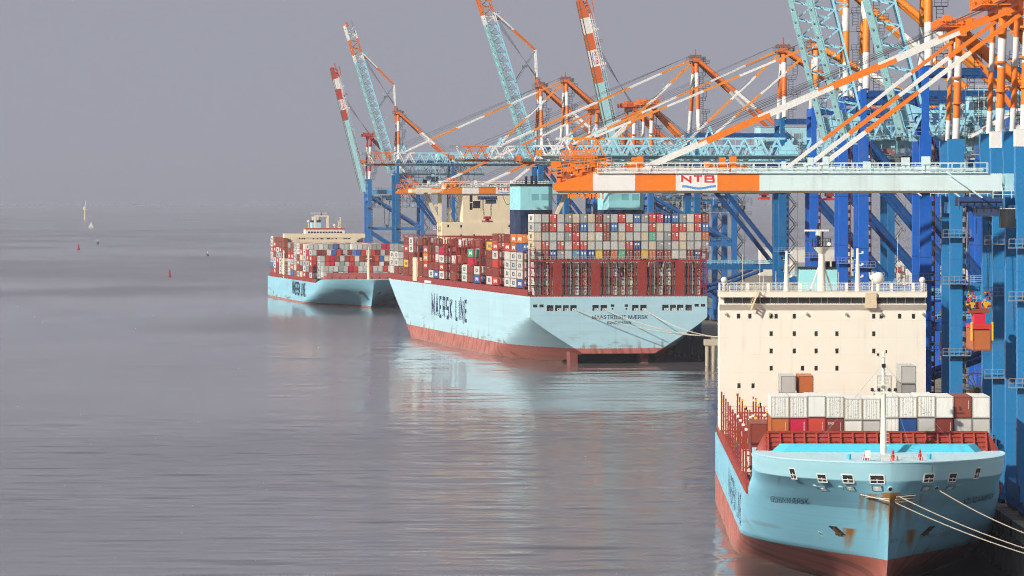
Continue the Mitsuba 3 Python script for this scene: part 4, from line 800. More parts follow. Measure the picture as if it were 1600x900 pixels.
def crane(kind, X, Y, slope, raised, label, pal, ls=18.0, gauge=30.5, hb=53.8, hp=80.0, reach=65.0, trolley=20.0, angle=77.0, head=None, near=False, backreach=18.0, box_load=None):
    fr = Frame(X, Y, slope); c = thing('gantry_crane', label, 'crane', 'gantry cranes along the quay')
    leg, brace, boomc, acc, acc2 = pal['leg'], pal['brace'], pal['boom'], pal['accent'], pal['white']
    P = lambda name, g, parent=c, **k: put(name, g, fr, parent, **k)
    q0 = QZ; lw = 2.05; lattice = kind == 'lattice'
    top = 76.0 if lattice else hb + 1.0
    ya, yb = -ls / 2, ls / 2; fs = 1.0
    far = Y > 1400; rr = .12 if far else .08
    # portal: four legs, sills with wheel sets, tie beams, braces
    for x in (0, gauge):
        for y in (ya, yb):
            g = MB(); w = lw if x == 0 else lw * .92; zt = top if x == 0 else (top if lattice else hb - .5)
            if lattice: g.beam((x, y, q0 + 2.6), (x, y, hb + .5), w, w, leg, up=(0, 1, 0)); g.beam((x, y, hb + .5), (x, y, zt), 1.25, 1.25, leg, up=(0, 1, 0))
            else: g.beam((x, y, q0 + 2.6), (x, y, zt), w, w, leg, up=(0, 1, 0))
            for z in np.arange(q0 + 12, (hb if lattice else zt) - 3, 11.0): g.beam((x, y, z), (x, y, z + .18), w + .12, w + .12, brace, up=(0, 1, 0))
            P('leg', g)
        g = MB(); g.beam((x, ya - 3.5, q0 + 3.4), (x, yb + 3.5, q0 + 3.4), 1.8, 2.2, leg); P('sill_beam', g)
        g = MB()
        for y in (ya, yb):
            for k in range(-3, 5): g.tube((x - .3, y + k * 1.5 - .75, q0 + .55), (x + .3, y + k * 1.5 - .75, q0 + .55), .5, DARK, n=10); g.box((x, y + k * 1.5 - .75, q0 + 1.2), (.9, 1.2, 1.0), brace)
            g.box((x, y, q0 + 2.0), (1.1, 9, .7), leg)
        P('wheel_set', g, kind='stuff')
        g = MB(); zc = top - 1.2 if lattice else hb - 3.0
        g.beam((x, ya + lw / 2, zc), (x, yb - lw / 2, zc), 1.5, 1.9, leg); P('cross_beam', g)
    zp = q0 + 22.0 if lattice else q0 + 29.0
    for y in (ya, yb):
        g = MB(); g.beam((lw / 2, y, zp), (gauge - lw / 2, y, zp), 1.3, 1.6, leg); P('portal_beam', g)
        g = MB(); r = .75 if lattice else .7
        g.tube((lw / 2 + .2, y, (hb if lattice else hb - 1.5)), (gauge - lw / 2 - .2, y, zp + 1.2), r, brace, n=10); P('brace', g)
        g = MB()
        if lattice: g.tube((lw / 2, y, zp - 9), (gauge - 8, y, zp - 1), .55, brace, n=8)
        else: g.tube((lw / 2, y, zp - 1.6), (gauge - lw / 2, y, q0 + 9.0), r, brace, n=10)
        P('brace', g)
        if lattice:
            g = MB(); g.beam((lw / 2, y, top - .9), (gauge - lw / 2, y, top - .9), 1.1, 1.3, brace); P('top_beam', g)
    # boom and main girder
    hinge = V(-2.6, 0, hb + 1.2)
    bd = V(-1, 0, 0) if not raised else V(-math.cos(math.radians(angle)), 0, math.sin(math.radians(angle)))
    bu = V(0, 0, 1.0) if not raised else V(math.sin(math.radians(angle)), 0, math.cos(math.radians(angle)))
    along = lambda d, y, u: hinge + bd * d + V(0, y, 0) + bu * u
    back = gauge + backreach
    if not lattice:
        dep = 2.4; bw = 1.1; oy = 3.0
        seg = 5.55; k5 = [5.4, 11.3, 17.0, 22.8, 28.7] if not far else [7.0, 13.0, 19.2, 25.4, 31.6]
        ec = [0.0] + [reach - q for q in k5[::-1]]; cols5 = [boomc, acc, acc2, acc, acc2, acc]; cuts = [(ec[q], ec[q + 1], cols5[q]) for q in range(5)] + [(ec[5], reach - 5.0, acc)]
        if ec[5] >= reach - 5.0 - 1e-6: cuts[5] = (ec[5], ec[5] + .01, acc)
        for y in (-oy, oy):
            g = MB()
            for a, b, col in cuts:
                g.beam(along(a, y, 0), along(b, y, 0), bw, dep, col, up=bu)
            p = [along(reach - 5, y + i * bw / 2, j) for j in (-dep / 2, dep / 2) for i in (-1, 1)]; e = [along(reach, y + i * bw / 2, j) for j in (-dep / 2, -dep / 2 + .9) for i in (-1, 1)]
            g.hexa([p[0], p[1], e[0], e[1], p[2], p[3], e[2], e[3]], acc)
            b0 = P('boom', g); b_ = b0 if y < 0 else b_
            g = MB(); g.beam(along(.5, y - .3, -dep / 2 - .16), along(reach - .5, y - .3, -dep / 2 - .16), .5, .3, (.14, .12, .09), up=bu)
            P('trolley_rail', g, b0)
        g = MB()
        for d in (0.8, reach * .33, reach * .66, reach - 1.0): g.beam(along(d, -oy + bw / 2, 0), along(d, oy - bw / 2, 0), .9, 1.1, acc if d > reach / 2 else boomc, up=bu)
        P('cross_tie', g, kind='stuff')
        # walkway, railing and gear on top
        g = MB(); colr = WHITE if not far else (.7, .62, .55)
        nseg = 6
        for k in range(nseg):
            d0, d1 = 2 + (reach - 8) * k / nseg, 2 + (reach - 8) * (k + 1) / nseg
            cc = [c3 for a, b, c3 in cuts if a <= (d0 + d1) / 2 < b][:1] or [acc]
            cc = cc[0]
            for s_ in (-1, 1):
                n = max(2, int((d1 - d0) / 1.8))
                for q in range(n + 1): d = d0 + (d1 - d0) * q / n; g.beam(along(d, -oy - .9 * s_, dep / 2), along(d, -oy - .9 * s_, dep / 2 + 1.5), rr, rr, cc, up=(0, 1, 0))
                for u in (.75, 1.5): g.beam(along(d0, -oy - .9 * s_, dep / 2 + u), along(d1, -oy - .9 * s_, dep / 2 + u), rr, rr, cc, up=bu)
            g.beam(along(d0, -oy, dep / 2 + .12), along(d1, -oy, dep / 2 + .12), 1.9, .14, cc, up=bu)
            g.beam(along(d0 + .6, -oy - .3, dep / 2 + .5), along(d1 - .5, -oy - .3, dep / 2 + .5), .4, .35, cc, up=bu)
        P('walkway', g, kind='stuff')
        for d, w_ in ((reach - 52, 1.2), (reach - 38, .8), (reach - 25, 1.0), (reach - 12, .9)):
            cc = ([c3 for a, b, c3 in cuts if a <= d < b] or [acc])[0]; g = MB(); g.beam(along(d, -oy, dep / 2), along(d, -oy, dep / 2 + 2.4), w_, .9, cc, up=(0, 1, 0)); g.beam(along(d - 2, -oy, dep / 2 + .9), along(d + 2, -oy, dep / 2 + .9), .5, .5, cc, up=bu); P('stay_bracket', g, kind='stuff')
        g = MB()
        for k in range(9): g.box(along(reach - 3.6 + rng.uniform(-3, 3.4), rng.uniform(-3.4, 3.4), rng.uniform(-.2, 2.6)), (rng.uniform(.4, 1.6), rng.uniform(.5, 1.5), rng.uniform(.2, .9)), acc)
        for k in range(3): g.tube(along(reach - 1.6 - k * 1.8, -3.8, 1.0 + .4 * k), along(reach - 1.6 - k * 1.8, -3.2, 1.0 + .4 * k), .5, acc if k % 2 else (.35, .09, .03), n=12)
        g.rail([along(reach - 8, -4, dep / 2 + .9), along(reach + .6, -4, .8)], acc, 1.4, .9, rr + .03, 3); g.rail([along(reach - 6, -4.2, dep / 2 + 1.9), along(reach - 1, -4.2, dep / 2 + 1.9)], acc, 1.3, .8, rr + .03, 3)
        P('sheave_head', g, kind='stuff')
        g = MB()
        for k in range(6): g.beam(along(reach - 6.8 + k * .9, -3.2, -dep / 2 - .2), along(reach - 6.8 + k * .9, -3.2, -dep / 2 - 1.2), .22, .22, acc, up=(0, 1, 0))
        P('buffer', g, kind='stuff')
        l0 = k5[2] + .9
        if not raised: logo(b_, fr, lambda u, v: along(reach - l0 - u, -oy - bw / 2 - .03, v - 1.15), 2.3)
        else: logo(b_, fr, lambda u, v: along(reach - l0 - u, -oy - bw / 2 - .03, v - 1.15), 2.3)
        for y in (-oy, oy):
            g = MB(); g.beam((-2.2, y, hb + 1.2), (back, y, hb + 1.2), bw, dep, pal['girder']); P('girder', g)
        g = MB(); g.rail([(0, -oy - 1, hb + 2.5), (back, -oy - 1, hb + 2.5)], pal['girder'], 1.4, 1.8, rr, 2)
        if near: g.rail([(-4, -oy - 2.2, hb - 1.1), (9, -oy - 2.2, hb - 1.1)], PALE, 1.6, 1.2, .1, 3); g.beam((-10.5, -oy - 2, hb + 2.6), (-5.5, -oy - 2, hb - 1.0), 1.2, .2, PALE)
        P('girder_walkway', g, kind='stuff')
    else:
        dep = 4.7; oy = 3.2; n = int(reach / 4.06); pl = reach / n; cs = .55
        tipn = max(1, int(n * .27))
        for y in (-oy, oy):
            g = MB()
            for k in range(n):
                col = ((acc, acc2)[(k // 2) % 2] if k >= n - tipn else boomc); d0, d1 = k * pl, (k + 1) * pl
                g.beam(along(d0, y, -dep / 2 + 1.2), along(d1, y, -dep / 2 + 1.2), cs + .1, .9, (.27, .50, .54) if k < n - tipn else col, up=bu)
                if 0 < k < n - 1: g.beam(along(d0, y * .8, dep / 2 + 1.2), along(d1, y * .8, dep / 2 + 1.2), cs * .8, cs * .8, col, up=bu)
                m_ = (d0 + d1) / 2
                if k > 0: g.beam(along(d0, y, -dep / 2 + 1.5), along(m_, y * .8, dep / 2 + 1.1), .3, .3, col, up=(0, 1, 0))
                if k < n - 1: g.beam(along(m_, y * .8, dep / 2 + 1.1), along(d1, y, -dep / 2 + 1.5), .3, .3, col, up=(0, 1, 0))
            P('boom', g)
        g = MB()
        for k in range(n):
            col = ((acc, acc2)[(k // 2) % 2] if k >= n - tipn else boomc)
            g.beam(along(k * pl, -oy, -dep / 2 + 1.2), along((k + 1) * pl, oy, -dep / 2 + 1.2), .22, .22, col, up=bu); g.beam(along(k * pl + pl / 2, -oy * .8, dep / 2 + 1.2), along(k * pl + pl / 2, oy * .8, dep / 2 + 1.2), .25, .25, col, up=bu)
        P('cross_tie', g, kind='stuff')
        g = MB()
        for y in (-oy - 1.2,):
            nn = int(reach / 2)
            for k in range(nn + 1): g.beam(along(reach * k / nn, y, -dep / 2 + 1.6), along(reach * k / nn, y, -dep / 2 + 2.8), rr, rr, (.22, .32, .33), up=(0, 1, 0))
            g.beam(along(0, y, -dep / 2 + 1.6), along(reach, y, -dep / 2 + 1.6), 1.1, .12, (.16, .26, .26), up=bu); g.beam(along(0, y, -dep / 2 + 2.8), along(reach, y, -dep / 2 + 2.8), rr, rr, (.22, .32, .33), up=bu)
        for k in range(int(reach / 3)): g.box(along(1 + 3 * k, -oy - .5, -dep / 2 + .75), (.35, .3, .35), (.20, .28, .30))
        P('walkway', g, kind='stuff')
        for y in (-oy, oy): g = MB(); p = [along(.2, y, -dep / 2 + 1.0), along(6.5, y, -dep / 2 + 1.0), along(3.2, y, dep / 2 + 1.2)]; q = [x_ + V(0, .35, 0) for x_ in p]; g.add(p + q, [(0, 1, 2), (3, 5, 4), (0, 3, 4), (0, 4, 1), (1, 4, 5), (1, 5, 2), (2, 5, 3), (2, 3, 0)], boomc); P('hinge_plate', g)
        g = MB(); tip = along(reach, 0, 0); g.box(tip, (1.6, 7.5, 1.4), acc); g.rail([along(reach - 3, -4, 2.6), along(reach + .8, -4, 2.6)], (.2, .2, .22), 1.2, .8, rr, 3); g.box(along(reach + .8, -2.5, 0), (1.2, 1.2, 1.2), (.15, .16, .2)); P('sheave_head', g, kind='stuff')
        for d in (reach * .35, reach * .79):
            g = MB(); p = along(d, 0, dep / 2 + 1.2)
            for s_ in (-1, 1): g.beam(p + bd * 1.1 * s_ + V(0, -2.2, 0), p + bu * 3.0 + V(0, -1.5, 0), .3, .3, boomc, up=(0, 1, 0)); g.beam(p + bd * 1.1 * s_ + V(0, 2.2, 0), p + bu * 3.0 + V(0, 1.5, 0), .3, .3, boomc, up=(0, 1, 0))
            P('stay_bracket', g, kind='stuff')
        for y in (-oy, oy):
            g = MB(); n2 = int((back + 2) / 4.06); p2 = (back + 2) / n2; col = boomc
            for k in range(n2):
                a, b, m_ = -2 + k * p2, -2 + (k + 1) * p2, -2 + (k + .5) * p2
                g.beam((a, y, hb), (b, y, hb), .65, .9, (.27, .50, .54)); g.beam((a, y, hb + dep), (b, y, hb + dep), .5, .5, col); g.beam((a, y, hb + .3), (m_, y, hb + dep), .32, .32, col, up=(0, 1, 0)); g.beam((m_, y, hb + dep), (b, y, hb + .3), .32, .32, col, up=(0, 1, 0))
            P('girder', g)
        g = MB(); g.rail([(-2, -oy - 1.2, hb + .6), (back, -oy - 1.2, hb + .6)], (.2, .3, .32), 1.2, 2, rr, 2); g.beam((-2, -oy - 1.2, hb + .5), (back, -oy - 1.2, hb + .5), 1.1, .12, (.15, .22, .24)); P('girder_walkway', g, kind='stuff')
    # mast and stays
    if lattice:
        za = top; apex = V(1.0, 0, hp)
        for y in (ya, yb):
            g = MB(); g.bands((.6, y, za), (1.0, y * .22, hp - 1), .75, .75, [(.12, acc2), (.32, acc2), (.62, acc), (.84, acc2), (1, acc)], round=True); P('mast', g)
        g = MB(); g.box((1.0, 0, hp - .4), (2.2, ls * .22 + 3, 1.2), acc); g.rail([(-1.6, -3, hp - .6), (4, -3, hp - .6), (4, 3, hp - .6), (-1.6, 3, hp - .6)], (.16, .17, .2), 1.3, 1.0, rr + .03, 3); g.box((1.2, 0, hp - .7), (5.8, 6.4, .2), (.2, .2, .22))
        for k in range(4): g.tube((-.6 + k, -1.8, hp + .9), (-.6 + k, 1.8, hp + .9), .55, (.25, .1, .08), n=10)
        g.tube((1, 0, hp), (1, 0, hp + 3.4), .15, RED); P('mast_head', g, kind='stuff')
    else:
        apex = V(1.5, 0, hp); tr = .62 if near else .8
        for y in (ya, yb):
            g = MB(); blk = hb + 2.5; wb = 2.75 if near else 2.3
            g.beam((0, y, top + .01), (0, y, blk + 3.6), wb - .1, wb - .1, leg, up=(0, 1, 0)); g.beam((0, y, top - 3.8), (0, y, top), 2.1, 2.1, leg, up=(0, 1, 0), w1=wb, h1=wb)
            g.beam((0, y, blk + 3.601), (0, y, blk + 6.0), wb, wb, pal['block'] if pal.get('block') and y < 0 else leg, up=(0, 1, 0)); P('leg_head', g)
            g = MB(); g.bands((0, y, blk + 6.01), (.6, y * .9, hp - .9), tr if y < 0 else tr * .68, tr, [(.20, acc2), (.55, acc), (.80, acc2), (1, acc)], round=True)
            for f_ in (.35, .6, .85): z = blk + 6 + (hp - blk - 7) * f_; g.tube((.2, y, z - .15), (.2, y, z + .15), tr * (1 if y < 0 else .68) + .22, acc, n=10)
            P('mast', g)
        g = MB(); g.box((.8, 0, hp - .2), (1.9, ls * .9 + 3, 1.5), acc); g.box((.5, 0, hp + .65), (6.4, ls * .9 + 4, .18), acc)
        for k in range(22):
            g.box((rng.uniform(-2.6, 3.4), rng.uniform(-ls * .55, ls * .55), hp + .8 + rng.uniform(0, 1.8)), (rng.uniform(.4, 1.8), rng.uniform(.5, 2.2), rng.uniform(.4, 1.3)), acc if rng.random() < .75 else (.40, .10, .03))
        for k in range(5): y = -ls * .4 + k * ls * .2; g.tube((-1.2, y, hp + 1.4), (-1.2, y + .8, hp + 1.4), .95, acc, n=12)
        for y in (-ls * .45 - 2, ls * .45 + 2): g.rail([(-2.7, y, hp + .74), (3.7, y, hp + .74)], acc, 1.3, .9, rr + .02, 3)
        g.rail([(-2.7, -ls * .45 - 2, hp + .74), (-2.7, ls * .45 + 2, hp + .74)], acc, 1.3, 1.2, rr + .02, 3)
        g.rail([(3, -2, hp + 2.2), (6, -2, hp + 2.2)], acc, 1.5, 1, rr, 3); P('mast_head', g, kind='stuff')
    ys = (-oy - .2, oy + .2) if not lattice else (-oy, oy)
    up_ = dep / 2 + .6 if not lattice else dep / 2 + 1.6
    if not raised:
        fo, fi = (.79, .35) if lattice else (.80, .42)
        for y in ys:
            a = along(reach * fo, y, up_); n = 6
            g = MB(); g.bands(a, apex + V(-1, y * .5, -.2), .5 if not near else .45, .55 if not near else .6, [((k + 1) / n, (acc2, pal.get('stay', acc))[k % 2]) for k in range(n)]); P('forestay', g)
            a = along(reach * fi, y, up_ - .4); n = 4
            g = MB(); g.bands(a, apex + V(-1, y * .6, -1.2), .4, .45 if not near else .52, [((k + 1) / n, (acc2, pal.get('stay', acc))[k % 2]) for k in range(n)]); P('forestay', g)
        g = MB()
        for k in range(3): y = -1.5 + 1.5 * k; g.tube(along(reach * (.9 - .03 * k), y * .6, up_), apex + V(-1.5, y * .6, 1.2), .03 if not far else .05, (.05, .05, .06), n=5, caps=False)
        P('hoist_rope', g, kind='stuff')
    else:
        for y in ys:
            a = along(reach * (.79 if lattice else .74), y, up_)
            if lattice:
                el = V(-1.0 if angle > 70 else 0, y * .5, hp + 15); g = MB(); g.bands(a, el, .5, .6, [(.45, acc2), (1, acc)]); P('forestay', g)
                g = MB(); g.bands(el, (0, y * .5, hp - 6), .6, .7, [(.55, acc2), (1, acc)], up=(1, 0, 0)); P('forestay', g)
                g = MB(); m_ = along(reach * .42, y, dep / 2 + 1); g.beam(el, m_, .25, .3, (.18, .24, .28)); g.box((el + m_) / 2, (1.6, .8, .8), (.15, .18, .22)); P('stay_link', g)
            else:
                g = MB(); g.beam(along(reach * .52, y, up_), along(reach * .12, y, up_ + 1.0), .45, .6, acc, up=(0, 1, 0)); P('forestay', g)
        g = MB()
        a = along(reach * .76, 0, up_ + .6)
        for k in range(6): y = -1.6 + .64 * k; g.tube(a + V(0, y, 0) - bd * .8 * k, apex + V(-.6 + .35 * k, y * .7, .8), .05 if far else .035, (.16, .16, .18), n=5, caps=False)
        P('hoist_rope', g, kind='stuff')
        g = MB(); g.box(a, (1.0, 3, .8), acc); g.rail([a + V(0, -1.5, 0), a + V(1.8, -1.5, .3)], acc, 1.4, .8, rr, 2); P('rope_anchor', g)
    for y in (ya, yb):
        g = MB(); zb_ = top - .3 if lattice else hb + 2.5
        g.bands(apex + V(.6, y * .3, -.5), (gauge, y, zb_), .7 if not near else .8, .7, [(.42, acc), (.66, acc2), (1, acc)], round=True); P('backstay', g)
    if near:
        for y in (-3, 3): g = MB(); g.bands((gauge * .62, y, hb + 2), apex + V(1, y * .5, -2), .5, .5, [(.5, acc2), (1, acc)]); g.bands((3, y, hb + 9), (gauge * .6, y, hp - 9), .5, .5, [(1, acc2)]); P('mast_tie', g)
    # machinery house, trolley with cab, spreader
    hx = gauge + 3; hz = hb + (dep / 2 + 1.5 if not lattice else dep + .6)
    hw = P('machinery_house', MB().bb(hx - 11, hx + 9, -5.5, 5.5, hz, hz + 6.0, pal['house']).bb(hx - 11.3, hx + 9.3, -5.8, 5.8, hz + 6.01, hz + 6.3, (.4, .42, .44)))
    for k in range(4): P('louvre', MB().bb(hx - 9.5 + k * 5, hx - 7 + k * 5, -5.56, -5.5, hz + 2, hz + 4, (.2, .25, .3)), hw)
    g = MB(); g.rail([(hx - 11, -6.8, hz), (hx + 9, -6.8, hz)], pal['house'], 1.2, 1.6, rr, 2); g.bb(hx - 11, hx + 9, -7, -5.51, hz - .2, hz, DARK); P('house_walkway', g)
    td = trolley; zt_ = hb - .9 - (.0 if not lattice else .4)
    tc = V(td, 0, zt_)
    tr_ = P('trolley', MB().box(tc + V(0, 0, -.6), (6.0, 7.5, 1.3), (.03, .07, .20)).box(tc + V(1, -2, -2.0), (3.5, 3.0, 1.4), (.04, .06, .12)).rail([tc + V(-3, -4, -1.8), tc + V(3, -4, -1.8)], DARK, 1.2, 1, rr, 2))
    P('operator_cab', MB().box(tc + V(4.0 if near else -4.2, -2.4, -3.0), (2.4, 2.4, 2.6), (.02, .025, .035)).box(tc + V(4.0 if near else -4.2, -2.4, -1.6), (2.6, 2.6, .15), LGREY), tr_)
    hz2 = head if head is not None else zt_ - 9
    g = MB()
    for dx in (-1.6, 1.6):
        for y in (-1.2, 1.2): g.tube(tc + V(dx, y, -1.2), V(td + dx * .8, y, hz2 + 2.0), .05 if not far else .08, DARK, n=5, caps=False)
    P('hoist_rope', g, kind='stuff')
    if box_load is None:
        g = MB(); g.box((td, 0, hz2), (2.4, 12.0, .6), RED if not far else (.30, .03, .05)); g.box((td, 0, hz2 + 1.3), (2.2, 4.5, 1.0), (.25, .03, .05)); g.box((td, 0, hz2 + .7), (1.2, 3, .8), (.2, .03, .04)); P('spreader', g)
    # ladders, stair tower, cable chain on the legs
    g = MB(); sx = gauge + 2.2; z = q0 + 3; k = 0; gc = (.17, .18, .19) if far else (.26, .27, .28)
    while z < (top - 3 if lattice else hb - 2):
        a, b = ((sx - 1.4, sx + 1.4) if k % 2 else (sx + 1.4, sx - 1.4))
        for y in (ya + .6, ya + 1.4): g.beam((a, y, z), (b, y, z + 3.3), rr + .04, .24, gc); g.beam((a, y, z + 1.1), (b, y, z + 4.4), rr, rr, gc)
        g.box((b, ya + 1, z + 3.35), (1.3, 1.6, .12), gc); g.rail([(b - .6, ya + .3, z + 3.4), (b + .6, ya + .3, z + 3.4)], gc, 1.1, .6, rr, 2)
        z += 3.3; k += 1
    for x in (sx - 1.9, sx + 1.9): g.beam((x, ya + 1, q0 + 3), (x, ya + 1, z), .16, .16, gc)
    P('stair_tower', g)
    g = MB(); z = top - .5 if lattice else hb + 8; k = 0; zt2 = hp - 2; xl = 3.2
    while z < zt2 - 2.2:
        x = xl + 1.2 * (k % 2); g.beam((x - .5, 1.2, z), (x - .5, 1.2, z + 3.0), rr + .03, rr + .03, DARK); g.beam((x + .7, 1.2, z), (x + .7, 1.2, z + 3.0), rr + .03, rr + .03, DARK)
        for q in range(4): g.beam((x - .5, 1.2, z + .4 + q * .7), (x + .7, 1.2, z + .4 + q * .7), rr, rr, DARK)
        g.box((x + .3, 1.2, z + 3.05), (2.4, 1.6, .12), DARK); g.rail([(x - .9, .4, z + 3.1), (x + 1.5, .4, z + 3.1)], DARK, 1.1, .8, rr, 2); g.beam((1.0, .6, z + 3.0), (x, 1.2, z + 3.0), rr, rr, DARK); z += 4.2; k += 1
    P('mast_ladder', g)
    g = MB(); xl = lw / 2 + .5; zz = q0 + 5
    g.beam((xl, ya - .6, q0 + 4), (xl, ya - .6, hb), .22, .22, (.12, .015, .03) if lattice else (.10, .12, .15))
    while zz < hb - 1: g.box((xl - .35, ya - .7, zz), (.55, .5, .8), DARK); zz += 1.75
    P('cable_ladder', g, kind='stuff')
    g = MB(); x0 = -reach * .9 if not raised else 2.0
    for k in range(5):
        a, b = td + 5 + k * 3.6, td + 8.6 + k * 3.6
        for q in range(6): t0, t1 = q / 6, (q + 1) / 6; f_ = lambda t: V(a + (b - a) * t, -oy - 1.4, hb - .6 - 3.4 * (1 - (2 * t - 1) ** 2)); g.tube(f_(t0), f_(t1), .07 if not far else .1, DARK, n=5, caps=False)
    P('festoon_cable', g, kind='stuff')
    g = MB()
    for k in range(26 if near else 14):
        x, y = rng.uniform(1.5, gauge + 4), rng.choice([-oy - 1.6, oy + 1.2, 0]); z = hb + rng.uniform(-2.4, -.9)
        g.box((x, y, z), (rng.uniform(.4, 2.2), rng.uniform(.4, 1.4), rng.uniform(.3, 1.0)), rng.choice([(.1, .14, .18), (.25, .3, .32), (.1, .2, .26), (.3, .08, .06), pal['girder']]))
    g.rail([(2, -oy - 2, hb - 2.8), (gauge + 6, -oy - 2, hb - 2.8)], (.14, .2, .23), 1.3, 1.7, rr, 3); g.bb(2, gauge + 6, -oy - 2.3, -oy - 1.2, hb - 3.0, hb - 2.8, (.12, .15, .17))
    P('under_platform', g, kind='stuff')
    g = MB()
    for y in (ya, yb): g.rail([(lw, y - .8, zp + .9), (gauge - lw, y - .8, zp + .9)], pal['girder'], 1.2, 2.4, rr, 2)
    P('portal_rail', g, kind='stuff')
    g = MB(); zlo, zhi = (hb - 8, hb - 1) if not lattice else (hb - 7, hb + 9)
    cols_ = [(.16, .18, .20), (.10, .13, .18), pal['girder'], (.42, .44, .44), brace, LGREY]
    for y in (ya + 1.2, yb - 1.2):
        xs_ = np.arange(2.5, gauge + 8, 2.3); lv = [zlo + rng.uniform(-.5, .5) + q * (zhi - zlo) / 4 for q in range(5)]
        for x in xs_:
            a, b = sorted(rng.sample(lv, 2)); g.beam((x, y, a), (x, y, b), rr + .05, rr + .05, rng.choice(cols_))
        for z in lv:
            a, b = sorted((rng.uniform(1.5, gauge), rng.uniform(1.5, gauge + 8)))
            if b - a > 3: g.beam((a, y, z), (b, y, z), rr + .06, rr + .03, rng.choice(cols_)); g.rail([(a, y, z), (b, y, z)], rng.choice(cols_), 1.15, 2.3, rr, 2)
        for q in range(7):
            x, z = rng.choice(xs_), rng.uniform(zlo, zhi - 2.5); g.beam((x, y, z), (x + 2.3 * rng.choice((-1, 1)), y, z + 2.6), rr + .03, rr + .03, rng.choice(cols_)); g.box((x + rng.uniform(-1, 1), y, z), (rng.uniform(.4, 1.6), .6, rng.uniform(.4, 1.3)), rng.choice(cols_ + [DARK, (.35, .04, .04)]))
    P('service_frame', g, kind='stuff')
    g = MB()
    for z in (q0 + 18, q0 + 30, hb - 8):
        g.bb(-lw / 2 - 1.3, lw / 2 + 1.3, ya - lw / 2 - 1.2, ya - lw / 2 - .05, z, z + .12, gc); g.rail([(-lw / 2 - 1.3, ya - lw / 2 - 1.2, z + .1), (lw / 2 + 1.3, ya - lw / 2 - 1.2, z + .1)], gc, 1.2, .9, rr, 2)
    P('leg_platform', g, kind='stuff')
    g = MB()
    for k in range(3): y = -1.6 + 1.6 * k; g.tube(apex + V(.8, y * .6, .6), (hx - 6 + 2 * k, y, hz + 6.2), .03 if not far else .05, (.05, .05, .06), n=5, caps=False)
    for k in range(4): g.tube((hx - 12 + 7 * k, -oy - 1, hb + 1), (hx - 12 + 7 * k, -oy - 1, hb + 7.5), .07, gc, n=5, caps=False); g.box((hx - 12 + 7 * k, -oy - 1, hb + 7.6), (.8, .5, .3), LGREY)
    P('house_rope', g, kind='stuff')
    return c, fr

pal_near = {'leg': BLUE2, 'brace': (.02, .15, .46), 'boom': (.60, .74, .76), 'accent': ORANGE, 'white': WHITE, 'girder': (.34, .62, .70), 'house': (.09, .34, .58), 'block': None}
pal_near2 = dict(pal_near, block=WHITE)
pal_far = {'leg': (.022, .15, .42), 'brace': (.02, .12, .36), 'boom': (.36, .62, .68), 'accent': (.62, .13, .035), 'white': WHITE, 'girder': (.10, .32, .55), 'house': (.25, .42, .55)}
pal_fred = dict(pal_far, accent=(.46, .06, .04)); pal_forg = dict(pal_far, accent=(.72, .20, .03))
pal_lat = {'leg': BLUE, 'brace': DEEP, 'boom': (.31, .65, .79), 'accent': (.66, .16, .03), 'white': WHITE, 'girder': (.27, .60, .74), 'house': (.36, .65, .76), 'stay': (.74, .26, .035)}
pal_lat2 = dict(pal_lat, accent=(.78, .24, .025), leg=(.008, .105, .48))
near_top = 'nearest crane, lowered orange and white striped boom with red lettering, lifting an orange container'
c0, f0_ = crane('box', 71.2, 630, .02, False, near_top, pal_near2, near=True, reach=62.6, trolley=-5.6, head=37.3, box_load=1)
crane('box', 71.4, 663.5, .02, False, 'second nearest striped boom crane with white block on its blue leg', pal_near2, near=True, reach=62.7, hb=54.0, hp=80.4, trolley=20.0, head=46)
c1, f1_ = crane('box', 74.6, 760, .02, False, 'third nearest boom crane with all blue legs and orange masthead', pal_near, near=True, reach=64.0, hb=54.3, hp=81.0, trolley=9, head=50)
crane('lattice', 72.5, 793, .02, True, 'nearest lattice boom crane with raised pale blue boom', pal_lat2, hb=63.5, hp=101, reach=78, angle=75.5, trolley=16)
crane('lattice', 74.0, 950, .02, True, 'second nearest lattice boom crane with raised boom beside its twin', pal_lat2, hb=65, hp=101, reach=78, angle=76, trolley=14)
crane('lattice', 74.8, 1018, .02, True, 'third nearest lattice boom crane, boom raised behind its twin', pal_lat2, hb=65, hp=101, reach=78, angle=76.5, trolley=15)
crane('lattice', 75.5, 1129, .0, False, 'lattice boom crane with lowered boom, mast half hidden behind raised booms', pal_lat2, hb=63.6, hp=92, reach=66, trolley=-12)
crane('lattice', 75.5, 1264, -.03, False, 'lattice boom crane with lowered boom and mast right of the stern stacks', pal_lat, hb=63.5, hp=95.5, reach=71, trolley=14)
crane('lattice', 61.2, 1520, -.14, False, 'lattice boom crane with lowered boom behind the giant ship, tall mast', pal_lat, hb=66.5, hp=101, reach=80, trolley=12)
crane('box', 48.5, 1618, -.148, False, 'vermilion and white boom crane reaching over the left funnel', pal_forg, hb=55.5, hp=87, reach=72, trolley=-58, backreach=16)
crane('box', 43.4, 1660, -.148, True, 'boom crane with raised red and white boom in mid picture', pal_far, hb=56, hp=87, reach=72, angle=77.5)
crane('box', 31.2, 1745, -.148, False, 'boom crane with lowered boom tip over the far containers', pal_forg, hb=55.8, hp=88, reach=74, trolley=-36)
crane('lattice', 20.7, 1815, -.148, False, 'farthest lattice boom crane with lowered boom ending left of the deckhouse', pal_lat, hb=67.6, hp=102, reach=79, trolley=14)
crane('lattice', 10.8, 1895, -.148, True, 'lattice boom crane with raised boom in mid picture', pal_lat, hb=68, hp=102, reach=82, angle=72.5)
